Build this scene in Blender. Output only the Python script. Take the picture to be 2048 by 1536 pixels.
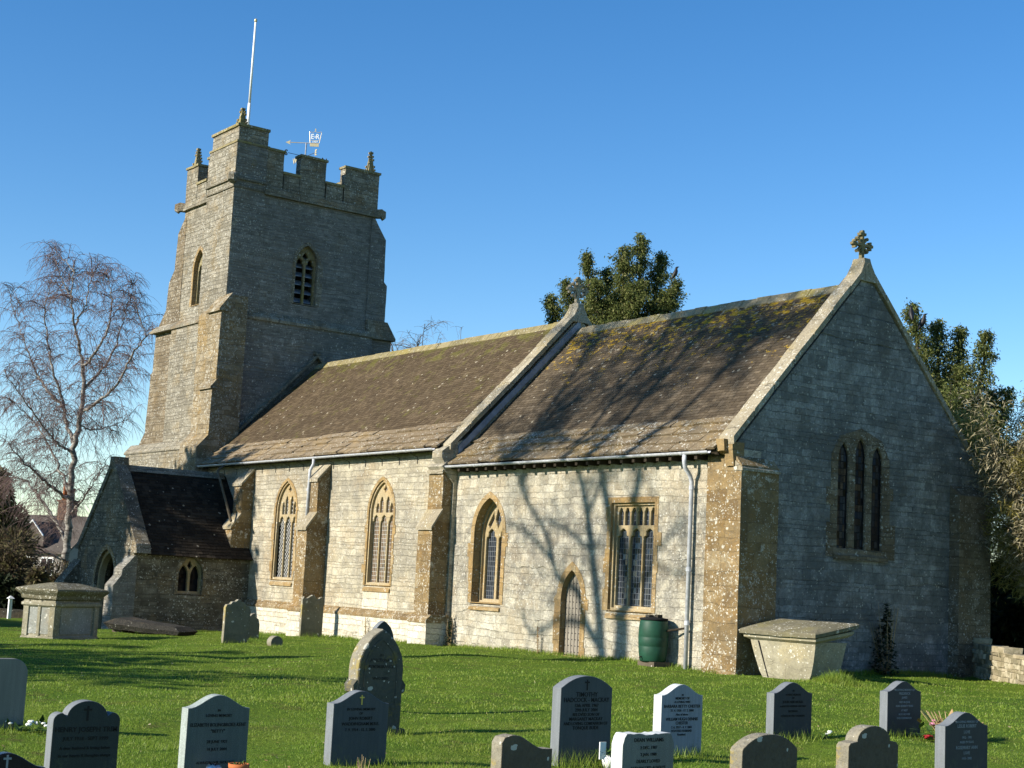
import bpy, bmesh, math, random
import numpy as np
from mathutils import Vector, Matrix, noise
from math import radians, sin, cos, tan, pi

for o in list(bpy.data.objects): bpy.data.objects.remove(o)
S = bpy.context.scene
C = S.collection
rnd = random.Random(7)
NP = np.random.RandomState(11)

# ------------------------------------------------------------------ camera
CAM = np.array([0, 0, 1.65]); FPX = 3054.54
YAW, PITCH, ROLL = radians(35.97), radians(7.435), radians(-2.865)
_f = np.array([-cos(YAW)*cos(PITCH), sin(YAW)*cos(PITCH), sin(PITCH)])
_r = np.cross(_f, [0, 0, 1]); _r /= np.linalg.norm(_r); _u = np.cross(_r, _f)
CR = cos(ROLL)*_r - sin(ROLL)*_u; CU = cos(ROLL)*_u + sin(ROLL)*_r; CF = _f
cd = bpy.data.cameras.new('camera'); cam = bpy.data.objects.new('camera', cd); C.objects.link(cam)
cd.sensor_width = 36; cd.lens = 36*FPX/2048; cd.clip_end = 6000; cd.clip_start = .1
cam.matrix_world = Matrix(((CR[0], CU[0], -CF[0], CAM[0]), (CR[1], CU[1], -CF[1], CAM[1]), (CR[2], CU[2], -CF[2], CAM[2]), (0, 0, 0, 1)))
S.camera = cam
# ------------------------------------------------------------------ sky and sun
SUN_AZ, SUN_EL = radians(10.5), radians(25)         # west of south
W = bpy.data.worlds.new('World'); S.world = W; W.use_nodes = True
wn = W.node_tree.nodes; bg = wn['Background']
sky = wn.new('ShaderNodeTexSky'); sky.sky_type = 'NISHITA'; sky.sun_disc = False
sky.sun_elevation = SUN_EL; sky.sun_rotation = pi+SUN_AZ
sky.air_density = .9; sky.dust_density = 0.0; sky.ozone_density = 1.6; sky.altitude = 100
hs = wn.new('ShaderNodeHueSaturation'); hs.inputs['Saturation'].default_value = 1.36; hs.inputs['Hue'].default_value = .504; hs.inputs['Value'].default_value = 1.24
W.node_tree.links.new(sky.outputs[0], hs.inputs['Color']); W.node_tree.links.new(hs.outputs[0], bg.inputs[0]); bg.inputs[1].default_value = .082
sl = bpy.data.lights.new('sun', 'SUN'); sl.energy = 5.0; sl.angle = radians(.53); sl.color = (1, .93, .80)
so = bpy.data.objects.new('sun', sl); C.objects.link(so)
sd = Vector((-sin(SUN_AZ)*cos(SUN_EL), -cos(SUN_AZ)*cos(SUN_EL), sin(SUN_EL)))
so.rotation_euler = sd.to_track_quat('Z', 'Y').to_euler(); so.location = (0, -30, 40)
S.view_settings.view_transform = 'Standard'; S.view_settings.look = 'None'
S.view_settings.exposure = 0.88; S.view_settings.gamma = 1
S.cycles.max_bounces = 6; S.cycles.transparent_max_bounces = 8

# ------------------------------------------------------------------ small helpers
def ray(u, v): return (u-1024)/FPX*CR - (v-768)/FPX*CU + CF
def at_depth(u, v, d): return CAM + ray(u, v)*d
def on_x(u, v, x): d = ray(u, v); return CAM + d*(x/d[0])
def on_y(u, v, y): d = ray(u, v); return CAM + d*(y/d[1])
def sstep(a, b, t): t = np.clip((t-a)/(b-a), 0, 1); return t*t*(3-2*t)
def zg(x, y):
    x = np.asarray(x, float); y = np.asarray(y, float)
    base = np.interp(x, [-75, -60, -51, -47, -45.5, -36, -34, -28], [-.8, -.6, -.5, -.45, -.35, -.13, -.06, 0])
    near = np.interp(x, [-60, -45, -32, -18, 0], [-.55, -.42, -.2, -.12, -.12])
    t = sstep(11, 21, y)
    b = .022*np.sin(x*1.3+y*.7+.8*np.sin(y*.9))+.018*np.sin(x*.6-y*1.9+np.sin(x*.7))+.011*np.sin(3.1*x+2.3*y+1.3*np.sin(1.7*y))
    return near*(1-t)+base*t+b
def ground_at(u, v):
    d = ray(u, v); z = 0.
    for _ in range(12):
        p = CAM + d*((z-1.65)/d[2]); z = float(zg(p[0], p[1]))
    return p
def az_of(u): return YAW + math.atan((u-1024)/FPX)

def tag(o, label=None, cat=None, group=None, kind=None):
    if label: o['label'] = label
    if cat: o['category'] = cat
    if group: o['group'] = group
    if kind: o['kind'] = kind
    return o
def empty(name, loc=(0, 0, 0), rz=0):
    o = bpy.data.objects.new(name, None); C.objects.link(o); o.location = loc; o.rotation_euler = (0, 0, rz); o.empty_display_size = .2
    return o
def link_mesh(name, me, mat, parent=None):
    o = bpy.data.objects.new(name, me); C.objects.link(o)
    if mat: me.materials.append(mat)
    if parent: o.parent = parent
    return o
def box_uv(me):
    n = len(me.polygons)
    if not n: return
    uv = me.uv_layers.new(name='uv')
    nl = len(me.loops)
    vi = np.empty(nl, np.int32); me.loops.foreach_get('vertex_index', vi)
    co = np.empty(len(me.vertices)*3, np.float32); me.vertices.foreach_get('co', co); co = co.reshape(-1, 3)
    no = np.empty(n*3, np.float32); me.polygons.foreach_get('normal', no); no = np.abs(no.reshape(-1, 3))
    lt = np.empty(n, np.int32); me.polygons.foreach_get('loop_total', lt)
    pn = np.repeat(no, lt, axis=0); p = co[vi]
    zz = (pn[:, 2] > .8); xx = (pn[:, 0] > pn[:, 1]) & ~zz
    a = np.where(xx, p[:, 1]+.37, p[:, 0]); b = np.where(zz, p[:, 1], p[:, 2])
    uv.data.foreach_set('uv', np.stack([a, b], 1).astype(np.float32).ravel())

class MB:
    def __init__(s): s.v = []; s.f = []
    def add(s, vs, fs):
        k = len(s.v); s.v += [tuple(map(float, p)) for p in vs]; s.f += [tuple(i+k for i in f) for f in fs]; return s
    def box(s, x0, x1, y0, y1, z0, z1):
        return s.add([(x0, y0, z0), (x1, y0, z0), (x1, y1, z0), (x0, y1, z0), (x0, y0, z1), (x1, y0, z1), (x1, y1, z1), (x0, y1, z1)],
                     [(0, 3, 2, 1), (4, 5, 6, 7), (0, 1, 5, 4), (1, 2, 6, 5), (2, 3, 7, 6), (3, 0, 4, 7)])
    def hexa(s, b, t):       # bottom quad, top quad
        return s.add(list(b)+list(t), [(0, 3, 2, 1), (4, 5, 6, 7), (0, 1, 5, 4), (1, 2, 6, 5), (2, 3, 7, 6), (3, 0, 4, 7)])
    def prism(s, poly, axis, a, b):   # poly in the plane of the two other axes
        def m(p, k):
            return (k, p[0], p[1]) if axis == 'x' else ((p[0], k, p[1]) if axis == 'y' else (p[0], p[1], k))
        n = len(poly)
        return s.add([m(p, a) for p in poly]+[m(p, b) for p in poly],
                     [tuple(range(n-1, -1, -1)), tuple(range(n, 2*n))]+[(i, (i+1) % n, n+(i+1) % n, n+i) for i in range(n)])
    def tube(s, pts, rad, sides=8, cap=True):
        pts = [Vector(p) for p in pts]; n = len(pts)
        if not hasattr(rad, '__len__'): rad = [rad]*n
        k = len(s.v); ref = None
        for i, p in enumerate(pts):
            t = (pts[min(i+1, n-1)]-pts[max(i-1, 0)]).normalized()
            if ref is None: ref = t.orthogonal().normalized()
            ref = (ref-t*ref.dot(t)); ref = ref.normalized() if ref.length > 1e-6 else t.orthogonal().normalized()
            b = t.cross(ref)
            for j in range(sides):
                a = 2*pi*j/sides; s.v.append(tuple(p+(ref*cos(a)+b*sin(a))*rad[i]))
        for i in range(n-1):
            for j in range(sides):
                s.f.append((k+i*sides+j, k+i*sides+(j+1) % sides, k+(i+1)*sides+(j+1) % sides, k+(i+1)*sides+j))
        if cap:
            s.f.append(tuple(k+j for j in range(sides-1, -1, -1))); s.f.append(tuple(k+(n-1)*sides+j for j in range(sides)))
        return s
    def lathe(s, prof, c=(0, 0, 0), sides=24, cap=True):
        k = len(s.v); n = len(prof)
        for r, z in prof:
            for j in range(sides):
                a = 2*pi*j/sides; s.v.append((c[0]+r*cos(a), c[1]+r*sin(a), c[2]+z))
        for i in range(n-1):
            for j in range(sides):
                s.f.append((k+i*sides+j, k+i*sides+(j+1) % sides, k+(i+1)*sides+(j+1) % sides, k+(i+1)*sides+j))
        if cap:
            s.f.append(tuple(k+j for j in range(sides-1, -1, -1))); s.f.append(tuple(k+(n-1)*sides+j for j in range(sides)))
        return s
    def plate(s, outer, holes, n0, n1, m, bevel=0):
        cu = bpy.data.curves.new('t', 'CURVE'); cu.dimensions = '2D'; cu.fill_mode = 'BOTH'
        cu.extrude = abs(n1-n0)/2-bevel; cu.bevel_depth = bevel; cu.bevel_resolution = 1
        if bevel: cu.offset = -bevel
        for poly in [outer]+list(holes):
            sp = cu.splines.new('POLY'); sp.points.add(len(poly)-1); sp.use_cyclic_u = True
            for q, p in zip(sp.points, poly): q.co = (p[0], p[1], 0, 1)
        ob = bpy.data.objects.new('t', cu); me = bpy.data.meshes.new_from_object(ob)
        c = (n0+n1)/2
        s.add([m(v.co[0], v.co[1], v.co[2]+c) for v in me.vertices], [tuple(p.vertices) for p in me.polygons])
        bpy.data.objects.remove(ob); bpy.data.curves.remove(cu); bpy.data.meshes.remove(me)
        return s
    def build(s, name, mat, parent=None, smooth=False, rough=0, step=.34, hstep=0, bevel=0, weld=True, recalc=True):
        me = bpy.data.meshes.new(name); me.from_pydata(s.v, [], s.f)
        bm = bmesh.new(); bm.from_mesh(me)
        if weld: bmesh.ops.remove_doubles(bm, verts=bm.verts, dist=.0004)
        if recalc: bmesh.ops.recalc_face_normals(bm, faces=bm.faces)
        if rough:
            zs = [v.co.z for v in bm.verts]; z0, z1 = min(zs), max(zs)
            k = math.ceil(z0/step)
            while k*step < z1-.02:
                bmesh.ops.bisect_plane(bm, geom=bm.verts[:]+bm.edges[:]+bm.faces[:], plane_co=(0, 0, k*step), plane_no=(0, 0, 1)); k += 1
            if hstep:
                for ax in (0, 1):
                    cs = [v.co[ax] for v in bm.verts]; a0, a1 = min(cs), max(cs); k = math.ceil(a0/hstep)
                    nv = Vector((0, 0, 0)); nv[ax] = 1
                    while k*hstep < a1-.02:
                        bmesh.ops.bisect_plane(bm, geom=bm.verts[:]+bm.edges[:]+bm.faces[:], plane_co=nv*k*hstep, plane_no=nv); k += 1
            for v in bm.verts:
                q = v.co*2.7; d = noise.noise_vector(q); d2 = noise.noise_vector(v.co*.8+Vector((9, 3, 1)))
                v.co += (d*.65+d2*.6)*rough
        if bevel:
            bmesh.ops.bevel(bm, geom=[e for e in bm.edges if e.is_manifold and e.calc_face_angle(0) > .6], offset=bevel, segments=1, affect='EDGES', profile=.5)
        bm.to_mesh(me); bm.free(); me.update()
        box_uv(me)
        if smooth: me.polygons.foreach_set('use_smooth', [True]*len(me.polygons))
        return link_mesh(name, me, mat, parent)

def copies(o, offs):
    for d in offs:
        c = o.copy(); C.objects.link(c); c.location = Vector(o.location)+Vector(d)
def mS(y): return lambda s, t, n: (s, n, t)         # plate on a south wall: n is world y
def mE(s, t, n): return (n, s, t)                   # plate on an east wall: n is world x
mSo = lambda s, t, n: (s, n, t)
def arch(s0, s1, zb, zs, za, n=9, cusp=0):
    m = (s0+s1)/2; w = m-s0; h = za-zs; r = (w*w+h*h)/(2*w); a1 = math.atan2(h, r-w)
    L = []
    for i in range(n+1):
        a = a1*i/n; L.append((s0+r-r*cos(a), zs+r*sin(a)))
    if cusp:
        for i in range(n+1):
            t = i/n
            b = cusp*w*max(0, 1-abs(t-.42)/.16)
            L[i] = (L[i][0]+b*.95, L[i][1]-b*.45)
    Rr = [(2*m-p[0], p[1]) for p in L[::-1]][1:]
    return [(s0, zb)]+L+Rr+[(s1, zb)]
def grow(poly, g):
    cx = sum(p[0] for p in poly)/len(poly); n = len(poly); out = []
    area = sum(poly[i][0]*poly[(i+1) % n][1]-poly[(i+1) % n][0]*poly[i][1] for i in range(n)); sg = 1 if area > 0 else -1
    for i in range(n):
        p0, p1, p2 = Vector(poly[i-1]), Vector(poly[i]), Vector(poly[(i+1) % n])
        a = (p1-p0).normalized(); b = (p2-p1).normalized()
        na = Vector((a.y, -a.x))*sg; nb = Vector((b.y, -b.x))*sg
        q = na+nb; q = q/max(q.length_squared, .25)*2*.5*2 if q.length else na
        q = (na+nb); l = q.length_squared
        out.append(tuple(p1+(q*(2/l) if l > .3 else na)*g))
    return out

def text_mesh(lines, m, mat, parent, name='inscription', thick=.0012):
    """lines: (text, s centre, t baseline, height, max width)"""
    mb = MB()
    for tx, sc, tb, h, mw in lines:
        cu = bpy.data.curves.new('t', 'FONT'); cu.body = tx; cu.size = h*1.42; cu.align_x = 'CENTER'; cu.extrude = thick; cu.resolution_u = 2
        cu.offset = h*.018
        ob = bpy.data.objects.new('t', cu); me = bpy.data.meshes.new_from_object(ob)
        if len(me.vertices):
            xs = [v.co.x for v in me.vertices]; wd = max(xs)-min(xs); k = min(1, mw/wd)
            mb.add([m(sc+v.co.x*k, tb+v.co.y, v.co.z) for v in me.vertices], [tuple(p.vertices) for p in me.polygons])
        bpy.data.objects.remove(ob); bpy.data.curves.remove(cu); bpy.data.meshes.remove(me)
    return mb.build(name, mat, parent, recalc=False, weld=False)

# ------------------------------------------------------------------ materials
class Mat:
    def __init__(s, name, rough=.9, spec=.2):
        s.m = bpy.data.materials.new(name); s.m.use_nodes = True; s.t = s.m.node_tree; s.b = s.t.nodes['Principled BSDF']
        s.b.inputs['Roughness'].default_value = rough; s.b.inputs['Specular IOR Level'].default_value = spec
    def n(s, ty, ins=None, **at):
        nd = s.t.nodes.new('ShaderNode'+ty)
        for k, v in at.items(): setattr(nd, k, v)
        for k, v in (ins or {}).items():
            if isinstance(v, bpy.types.NodeSocket): s.t.links.new(v, nd.inputs[k])
            else: nd.inputs[k].default_value = v
        return nd
    def math(s, op, a, b=0., c=0., clamp=False):
        return s.n('Math', {0: a, 1: b, 2: c}, operation=op, use_clamp=clamp).outputs[0]
    def mix(s, f, a, b, bt='MIX'):
        nd = s.t.nodes.new('ShaderNodeMix'); nd.data_type = 'RGBA'; nd.blend_type = bt
        for k, v in ((0, f), (6, a), (7, b)):
            if isinstance(v, bpy.types.NodeSocket): s.t.links.new(v, nd.inputs[k])
            else: nd.inputs[k].default_value = v if k == 0 else (tuple(v)+(1,) if len(v) == 3 else v)
        return nd.outputs[2]
    def ramp(s, f, stops, interp='LINEAR'):
        nd = s.n('ValToRGB', {0: f}); nd.color_ramp.interpolation = interp; e = nd.color_ramp.elements
        while len(e) < len(stops): e.new(.5)
        for q, (p, c) in zip(e, stops):
            q.position = p; q.color = (c, c, c, 1) if not hasattr(c, '__len__') else tuple(c)+(1,)
        return nd.outputs[0]
    def noise(s, vec, scale, detail=4, rough=.6, out=0):
        return s.n('TexNoise', {'Vector': vec, 'Scale': scale, 'Detail': detail, 'Roughness': rough}).outputs[out]
    def col(s, c): s.t.links.new(c, s.b.inputs['Base Color'])
    def bump(s, h, dist=.02, strength=1., normal=None):
        nd = s.n('Bump', {'Height': h, 'Distance': dist, 'Strength': strength})
        if normal: s.t.links.new(normal, nd.inputs['Normal'])
        return nd.outputs[0]
    def nrm(s, x): s.t.links.new(x, s.b.inputs['Normal'])
    def obj(s): return s.n('TexCoord').outputs['Object']
    def uv(s): return s.n('TexCoord').outputs['UV']

def stone(name, ramp, bw=.42, bh=.17, mortar=(.40, .35, .26), grey=.45, greyc=(.20, .19, .165), ochre=.25, ochrec=(.44, .27, .09), lichen=.5, warp=.05, msz=.012, bumpd=.03, yellow=0, joint=.75, band=None):
    M = Mat(name, .95, .15); uv = M.uv(); ob = M.obj()
    w = M.n('VectorMath', {0: M.n('TexNoise', {'Vector': ob, 'Scale': 1.6, 'Detail': 3.}).outputs['Color'], 1: (.5, .5, .5)}, operation='SUBTRACT').outputs[0]
    w2 = M.n('VectorMath', {0: M.n('TexNoise', {'Vector': ob, 'Scale': 9., 'Detail': 2.}).outputs['Color'], 1: (.5, .5, .5)}, operation='SUBTRACT').outputs[0]
    v = M.n('VectorMath', {0: w, 1: (warp*2, warp*2, 0), 2: uv}, operation='MULTIPLY_ADD').outputs[0]
    v = M.n('VectorMath', {0: w2, 1: (.06, .05, 0), 2: v}, operation='MULTIPLY_ADD').outputs[0]
    sp = M.n('SeparateXYZ', {0: v})
    rj = M.noise(M.n('CombineXYZ', {1: M.math('MULTIPLY', sp.outputs[1], 2.3)}).outputs[0], 1., 2)
    rj2 = M.noise(M.n('VectorMath', {0: uv, 1: (.35, 1.1, 0)}, operation='MULTIPLY').outputs[0], 1., 3)
    vy = M.math('MULTIPLY_ADD', M.math('SUBTRACT', rj2, .5), bh*1.1, M.math('MULTIPLY_ADD', M.math('SUBTRACT', rj, .5), .5, sp.outputs[1]))
    row = M.math('FLOOR', M.math('DIVIDE', vy, bh))
    cj = M.noise(M.n('CombineXYZ', {0: M.math('MULTIPLY', sp.outputs[0], 1.7), 1: M.math('MULTIPLY', row, 7.13)}).outputs[0], 1., 1)
    vx = M.math('MULTIPLY_ADD', M.math('SUBTRACT', cj, .5), .9, sp.outputs[0])
    br = M.n('TexBrick', {'Vector': M.n('CombineXYZ', {0: vx, 1: vy}).outputs[0], 'Color1': (0, 0, 0, 1), 'Color2': (1, 1, 1, 1), 'Mortar': (.5, .5, .5, 1), 'Scale': 1., 'Mortar Size': msz, 'Mortar Smooth': .5, 'Brick Width': bw, 'Row Height': bh}, offset=.5)
    c = M.ramp(M.math('MULTIPLY_ADD', M.math('SUBTRACT', M.noise(ob, 3.1, 6, .7), .5), 1.5, M.math('MULTIPLY_ADD', M.math('SUBTRACT', br.outputs['Color'], .5), .7, .5)), ramp)
    n1 = M.noise(ob, .55, 6, .7); n2 = M.noise(ob, 2.7, 6, .72); n3 = M.noise(ob, 22., 5, .7)
    c = M.mix(M.math('MULTIPLY', M.ramp(n2, [(.42, 0), (.62, 1)]), grey*.75), c, greyc)
    if band:        # weathered belt of the wall between the cleaner foot and the cleaner rebuilt top
        zz = M.math('MULTIPLY_ADD', M.math('SUBTRACT', n1, .5), 1.6, M.n('SeparateXYZ', {0: ob}).outputs[2])
        k = M.math('MULTIPLY', M.n('MapRange', {0: zz, 1: band[0], 2: band[1]}).outputs[0], M.n('MapRange', {0: zz, 1: band[3], 2: band[2]}).outputs[0])
        c = M.mix(M.math('MULTIPLY', M.math('MULTIPLY', k, M.ramp(n2, [(.36, .1), (.56, 1)])), grey), c, greyc)
    else: c = M.mix(M.math('MULTIPLY', M.ramp(n1, [(.45, 0), (.6, 1)]), grey), c, greyc)
    on = M.noise(M.n('VectorMath', {0: ob, 1: (31., 7., 3.)}, operation='ADD').outputs[0], 1.1, 5, .6)
    c = M.mix(M.math('MULTIPLY', M.ramp(on, [(.52, 0), (.62, 1)]), ochre), c, ochrec)
    mj = M.ramp(M.noise(ob, 2.3, 5, .7), [(.42, 0), (.58, 1)])
    c = M.mix(M.math('MULTIPLY', br.outputs['Fac'], M.math('MULTIPLY_ADD', M.ramp(M.noise(ob, 4.1, 4, .7), [(.4, 0), (.6, 1)]), joint*.8, joint*.2)), c, M.mix(mj, mortar, tuple(x*.3 for x in mortar)))
    c = M.mix(M.ramp(n3, [(.32, .5), (.58, 0)]), c, (.12, .105, .08))
    n4 = M.noise(ob, 7.5, 8, .8)
    c = M.mix(M.math('MULTIPLY', M.ramp(n4, [(.30, 1), (.47, 0)]), .6), c, tuple(x*.55 for x in greyc))
    h = M.math('ADD', M.math('ADD', M.math('MULTIPLY', br.outputs['Fac'], -1.), M.math('MULTIPLY', n3, .9)), M.math('ADD', M.math('MULTIPLY', n2, .9), M.math('MULTIPLY', n4, 1.6)))
    lp = M.noise(M.n('VectorMath', {0: ob, 1: (11., 2., 23.)}, operation='ADD').outputs[0], .9, 4, .6)
    nl = M.noise(M.n('VectorMath', {0: ob, 1: (1., 22., 3.)}, operation='ADD').outputs[0], 6.5, 9, .78)
    thr = .735-.17*lichen
    lm = M.ramp(M.math('MULTIPLY_ADD', lp, .22, M.math('SUBTRACT', nl, .11)), [(thr, 0), (thr+.035, 1)])
    c = M.mix(M.math('MULTIPLY', lm, .65), c, (.55, .52, .43))
    for sc, th, lc in ((9., .24, (.53, .51, .44)), (17., .34, (.58, .56, .49)), (31., .36, (.60, .58, .51))):
        ow = M.n('VectorMath', {0: w2, 1: (.10, .10, .10), 2: ob}, operation='MULTIPLY_ADD').outputs[0]
        vo = M.n('TexVoronoi', {'Vector': ow, 'Scale': sc, 'Randomness': 1.})
        r = M.n('SeparateXYZ', {0: vo.outputs['Color']})
        rad = M.math('MULTIPLY_ADD', M.math('SUBTRACT', n4, .5), .5, M.math('MULTIPLY', M.math('POWER', r.outputs[0], 2.5), th+.1))
        msk = M.math('MULTIPLY', M.math('LESS_THAN', vo.outputs['Distance'], rad), M.math('LESS_THAN', r.outputs[1], M.math('MULTIPLY', M.ramp(lp, [(.36, .15), (.62, 1.15)]), lichen*.9)))
        c = M.mix(M.math('MULTIPLY', msk, .75), c, lc)
    if yellow:
        yn = M.noise(M.n('VectorMath', {0: ob, 1: (3., 17., 9.)}, operation='ADD').outputs[0], 3.1, 6, .75)
        c = M.mix(M.math('MULTIPLY', M.ramp(yn, [(.55, 0), (.62, 1)]), yellow), c, (.34, .25, .03))
    M.col(c); M.nrm(M.bump(h, bumpd, .9)); return M.m

CREAM = [(0, (.38, .345, .26)), (.3, (.52, .47, .36)), (.65, (.60, .55, .43)), (1, (.67, .63, .52))]
NAVE = [(0, (.32, .28, .20)), (.3, (.46, .41, .30)), (.65, (.54, .485, .365)), (1, (.62, .565, .44))]
GREY = [(0, (.20, .18, .14)), (.4, (.34, .31, .25)), (.8, (.42, .38, .31)), (1, (.52, .48, .40))]
HAM = [(0, (.24, .15, .06)), (.4, (.37, .25, .105)), (.75, (.44, .31, .15)), (1, (.50, .40, .24))]
m_chancel = stone('limestone_chancel', CREAM, .42, .21, mortar=(.36, .32, .24), grey=.7, greyc=(.20, .19, .165), ochre=.16, lichen=.72, joint=.42, msz=.009, bumpd=.04, band=(.7, 1.5, 3.2, 3.9))
m_nave = stone('limestone_nave', NAVE, .44, .14, mortar=(.36, .32, .23), grey=.7, greyc=(.235, .215, .175), ochre=.16, lichen=.5, joint=.4, msz=.010)
m_plinth = stone('limestone_plinth', [(0, (.5, .45, .35)), (1, (.68, .63, .53))], .5, .2, grey=.12, ochre=.1, lichen=.2, bumpd=.015)
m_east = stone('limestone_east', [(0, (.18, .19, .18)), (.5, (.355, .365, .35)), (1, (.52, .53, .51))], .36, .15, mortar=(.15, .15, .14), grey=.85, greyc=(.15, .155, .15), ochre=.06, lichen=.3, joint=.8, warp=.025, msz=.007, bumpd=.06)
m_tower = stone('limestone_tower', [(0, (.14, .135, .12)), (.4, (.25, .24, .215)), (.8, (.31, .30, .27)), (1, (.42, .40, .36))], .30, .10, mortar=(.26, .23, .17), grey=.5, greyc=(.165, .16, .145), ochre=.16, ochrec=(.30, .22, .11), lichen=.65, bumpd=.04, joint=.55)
m_towerS = stone('limestone_tower_weathered', [(0, (.19, .17, .125)), (.5, (.31, .28, .215)), (1, (.43, .39, .31))], .34, .15, mortar=(.2, .17, .12), grey=.45, greyc=(.16, .145, .115), ochre=.4, ochrec=(.30, .21, .09), lichen=.9, bumpd=.05)
m_towerH = stone('tower_ham_stone', [(0, (.19, .145, .08)), (.5, (.31, .24, .14)), (1, (.43, .37, .27))], .42, .22, mortar=(.2, .16, .1), grey=.4, greyc=(.17, .135, .09), ochre=.5, ochrec=(.36, .23, .075), lichen=1., bumpd=.05, joint=.4)
m_towerW = stone('limestone_tower_brown', [(0, (.15, .115, .07)), (.5, (.25, .2, .13)), (1, (.36, .31, .23))], .34, .15, mortar=(.16, .13, .09), grey=.5, greyc=(.13, .1, .065), ochre=.35, ochrec=(.26, .17, .07), lichen=.8, bumpd=.05)
m_parapet = stone('parapet_stone', [(0, (.17, .15, .11)), (.5, (.3, .27, .20)), (1, (.42, .38, .3))], .36, .15, mortar=(.2, .17, .12), grey=.6, greyc=(.14, .125, .095), ochre=.35, ochrec=(.33, .2, .08), lichen=.75, bumpd=.045)
m_ham = stone('ham_stone', [(p, tuple(x*.85 for x in c)) for p, c in HAM], .6, .34, mortar=(.3, .22, .11), grey=.22, greyc=(.27, .2, .12), ochre=.3, lichen=.5, warp=.02, msz=.006)
m_butt = stone('ham_stone_buttress', [(p, tuple(x*.68 for x in c)) for p, c in HAM], .55, .36, mortar=(.26, .19, .10), grey=.4, greyc=(.11, .085, .055), ochre=.45, ochrec=(.30, .175, .055), lichen=.97, warp=.03, msz=.006, joint=.35)
m_trac = stone('tracery_stone', [(0, (.30, .225, .11)), (1, (.42, .34, .21))], 2.1, 1.7, grey=.3, greyc=(.32, .27, .18), ochre=.35, lichen=.3, warp=.02, msz=.004, bumpd=.01)
m_cope = stone('coping_stone', [(0, (.27, .23, .16)), (1, (.44, .39, .29))], .7, .9, mortar=(.2, .17, .12), grey=.4, greyc=(.25, .21, .14), ochre=.35, ochrec=(.38, .29, .12), lichen=.85, msz=.012, bumpd=.02)
m_moss = stone('mossy_stone', [(0, (.24, .2, .1)), (1, (.36, .3, .17))], .6, .9, mortar=(.15, .13, .08), grey=.5, greyc=(.17, .15, .07), ochre=.5, ochrec=(.30, .24, .05), lichen=.35, bumpd=.03)
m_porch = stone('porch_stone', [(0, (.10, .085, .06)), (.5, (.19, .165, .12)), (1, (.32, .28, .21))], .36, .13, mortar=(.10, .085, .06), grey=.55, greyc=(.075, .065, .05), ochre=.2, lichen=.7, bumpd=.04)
m_tomb = stone('tomb_limestone', [(0, (.29, .265, .19)), (1, (.45, .415, .31))], 3., 3., grey=.6, greyc=(.2, .18, .12), ochre=.3, ochrec=(.42, .33, .15), lichen=.5, msz=.002, bumpd=.012)
m_tomblid = stone('tomb_lid_stone', [(0, (.13, .115, .07)), (1, (.26, .235, .16))], 3., 3., grey=.6, greyc=(.14, .13, .08), ochre=.4, ochrec=(.22, .19, .06), lichen=.75, msz=.002, bumpd=.02)
m_oldstone = stone('weathered_headstone', [(0, (.14, .135, .10)), (1, (.27, .255, .2))], 3., 3., grey=.6, greyc=(.09, .085, .06), ochre=.25, ochrec=(.25, .19, .08), lichen=.16, msz=.001, bumpd=.012, yellow=.2)
m_gothic = stone('blackened_gothic_headstone', [(0, (.075, .075, .06)), (1, (.15, .145, .115))], 3., 3., grey=.6, greyc=(.055, .055, .042), ochre=.2, ochrec=(.2, .15, .07), lichen=.34, msz=.001, bumpd=.015, yellow=.3)
m_brown = stone('brown_headstone', [(0, (.09, .07, .05)), (1, (.17, .14, .10))], 3., 3., grey=.5, greyc=(.07, .055, .04), ochre=.1, lichen=.14, msz=.001, bumpd=.008)
m_dark_slab = stone('blackened_slab', [(0, (.022, .022, .02)), (1, (.055, .052, .045))], 3., 3., grey=.5, greyc=(.02, .02, .017), ochre=.1, lichen=.1, msz=.001)

def plain(name, c, rough=.7, spec=.3, var=.25, scale=6, metal=0, bumpd=0):
    M = Mat(name, rough, spec); M.b.inputs['Metallic'].default_value = metal
    n = M.noise(M.obj(), scale, 5, .65)
    M.col(M.mix(M.ramp(n, [(.3, 0), (.7, 1)]), tuple(x*(1-var) for x in c), tuple(min(1, x*(1+var)) for x in c)))
    if bumpd: M.nrm(M.bump(n, bumpd))
    return M.m
def granite(name, c, speck=.35, rough=.55):
    M = Mat(name, rough, .22); ob = M.obj()
    a = M.noise(ob, 160., 2, .6); b = M.noise(ob, 5., 5, .6)
    col = M.mix(M.ramp(a, [(.35, 0), (.65, 1)]), tuple(x*(1-speck) for x in c), tuple(x*(1+speck) for x in c))
    col = M.mix(M.ramp(b, [(.4, .25), (.7, 0)]), col, tuple(x*.6 for x in c))
    st = M.noise(M.n('VectorMath', {0: ob, 1: (22., 22., 1.6)}, operation='MULTIPLY').outputs[0], 1., 5, .7)
    col = M.mix(M.ramp(st, [(.35, .5), (.6, 0)]), col, tuple(x*.62 for x in c))
    al = M.math('ADD', M.noise(ob, 9., 6, .75), M.n('MapRange', {0: M.n('SeparateXYZ', {0: ob}).outputs[2], 1: .28, 2: .0, 3: 0., 4: .16}).outputs[0])
    col = M.mix(M.math('MULTIPLY', M.ramp(al, [(.6, 0), (.75, 1)]), .5), col, (.10, .115, .06))
    M.col(col); M.nrm(M.bump(M.math('ADD', a, b), .0008)); return M.m
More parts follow.
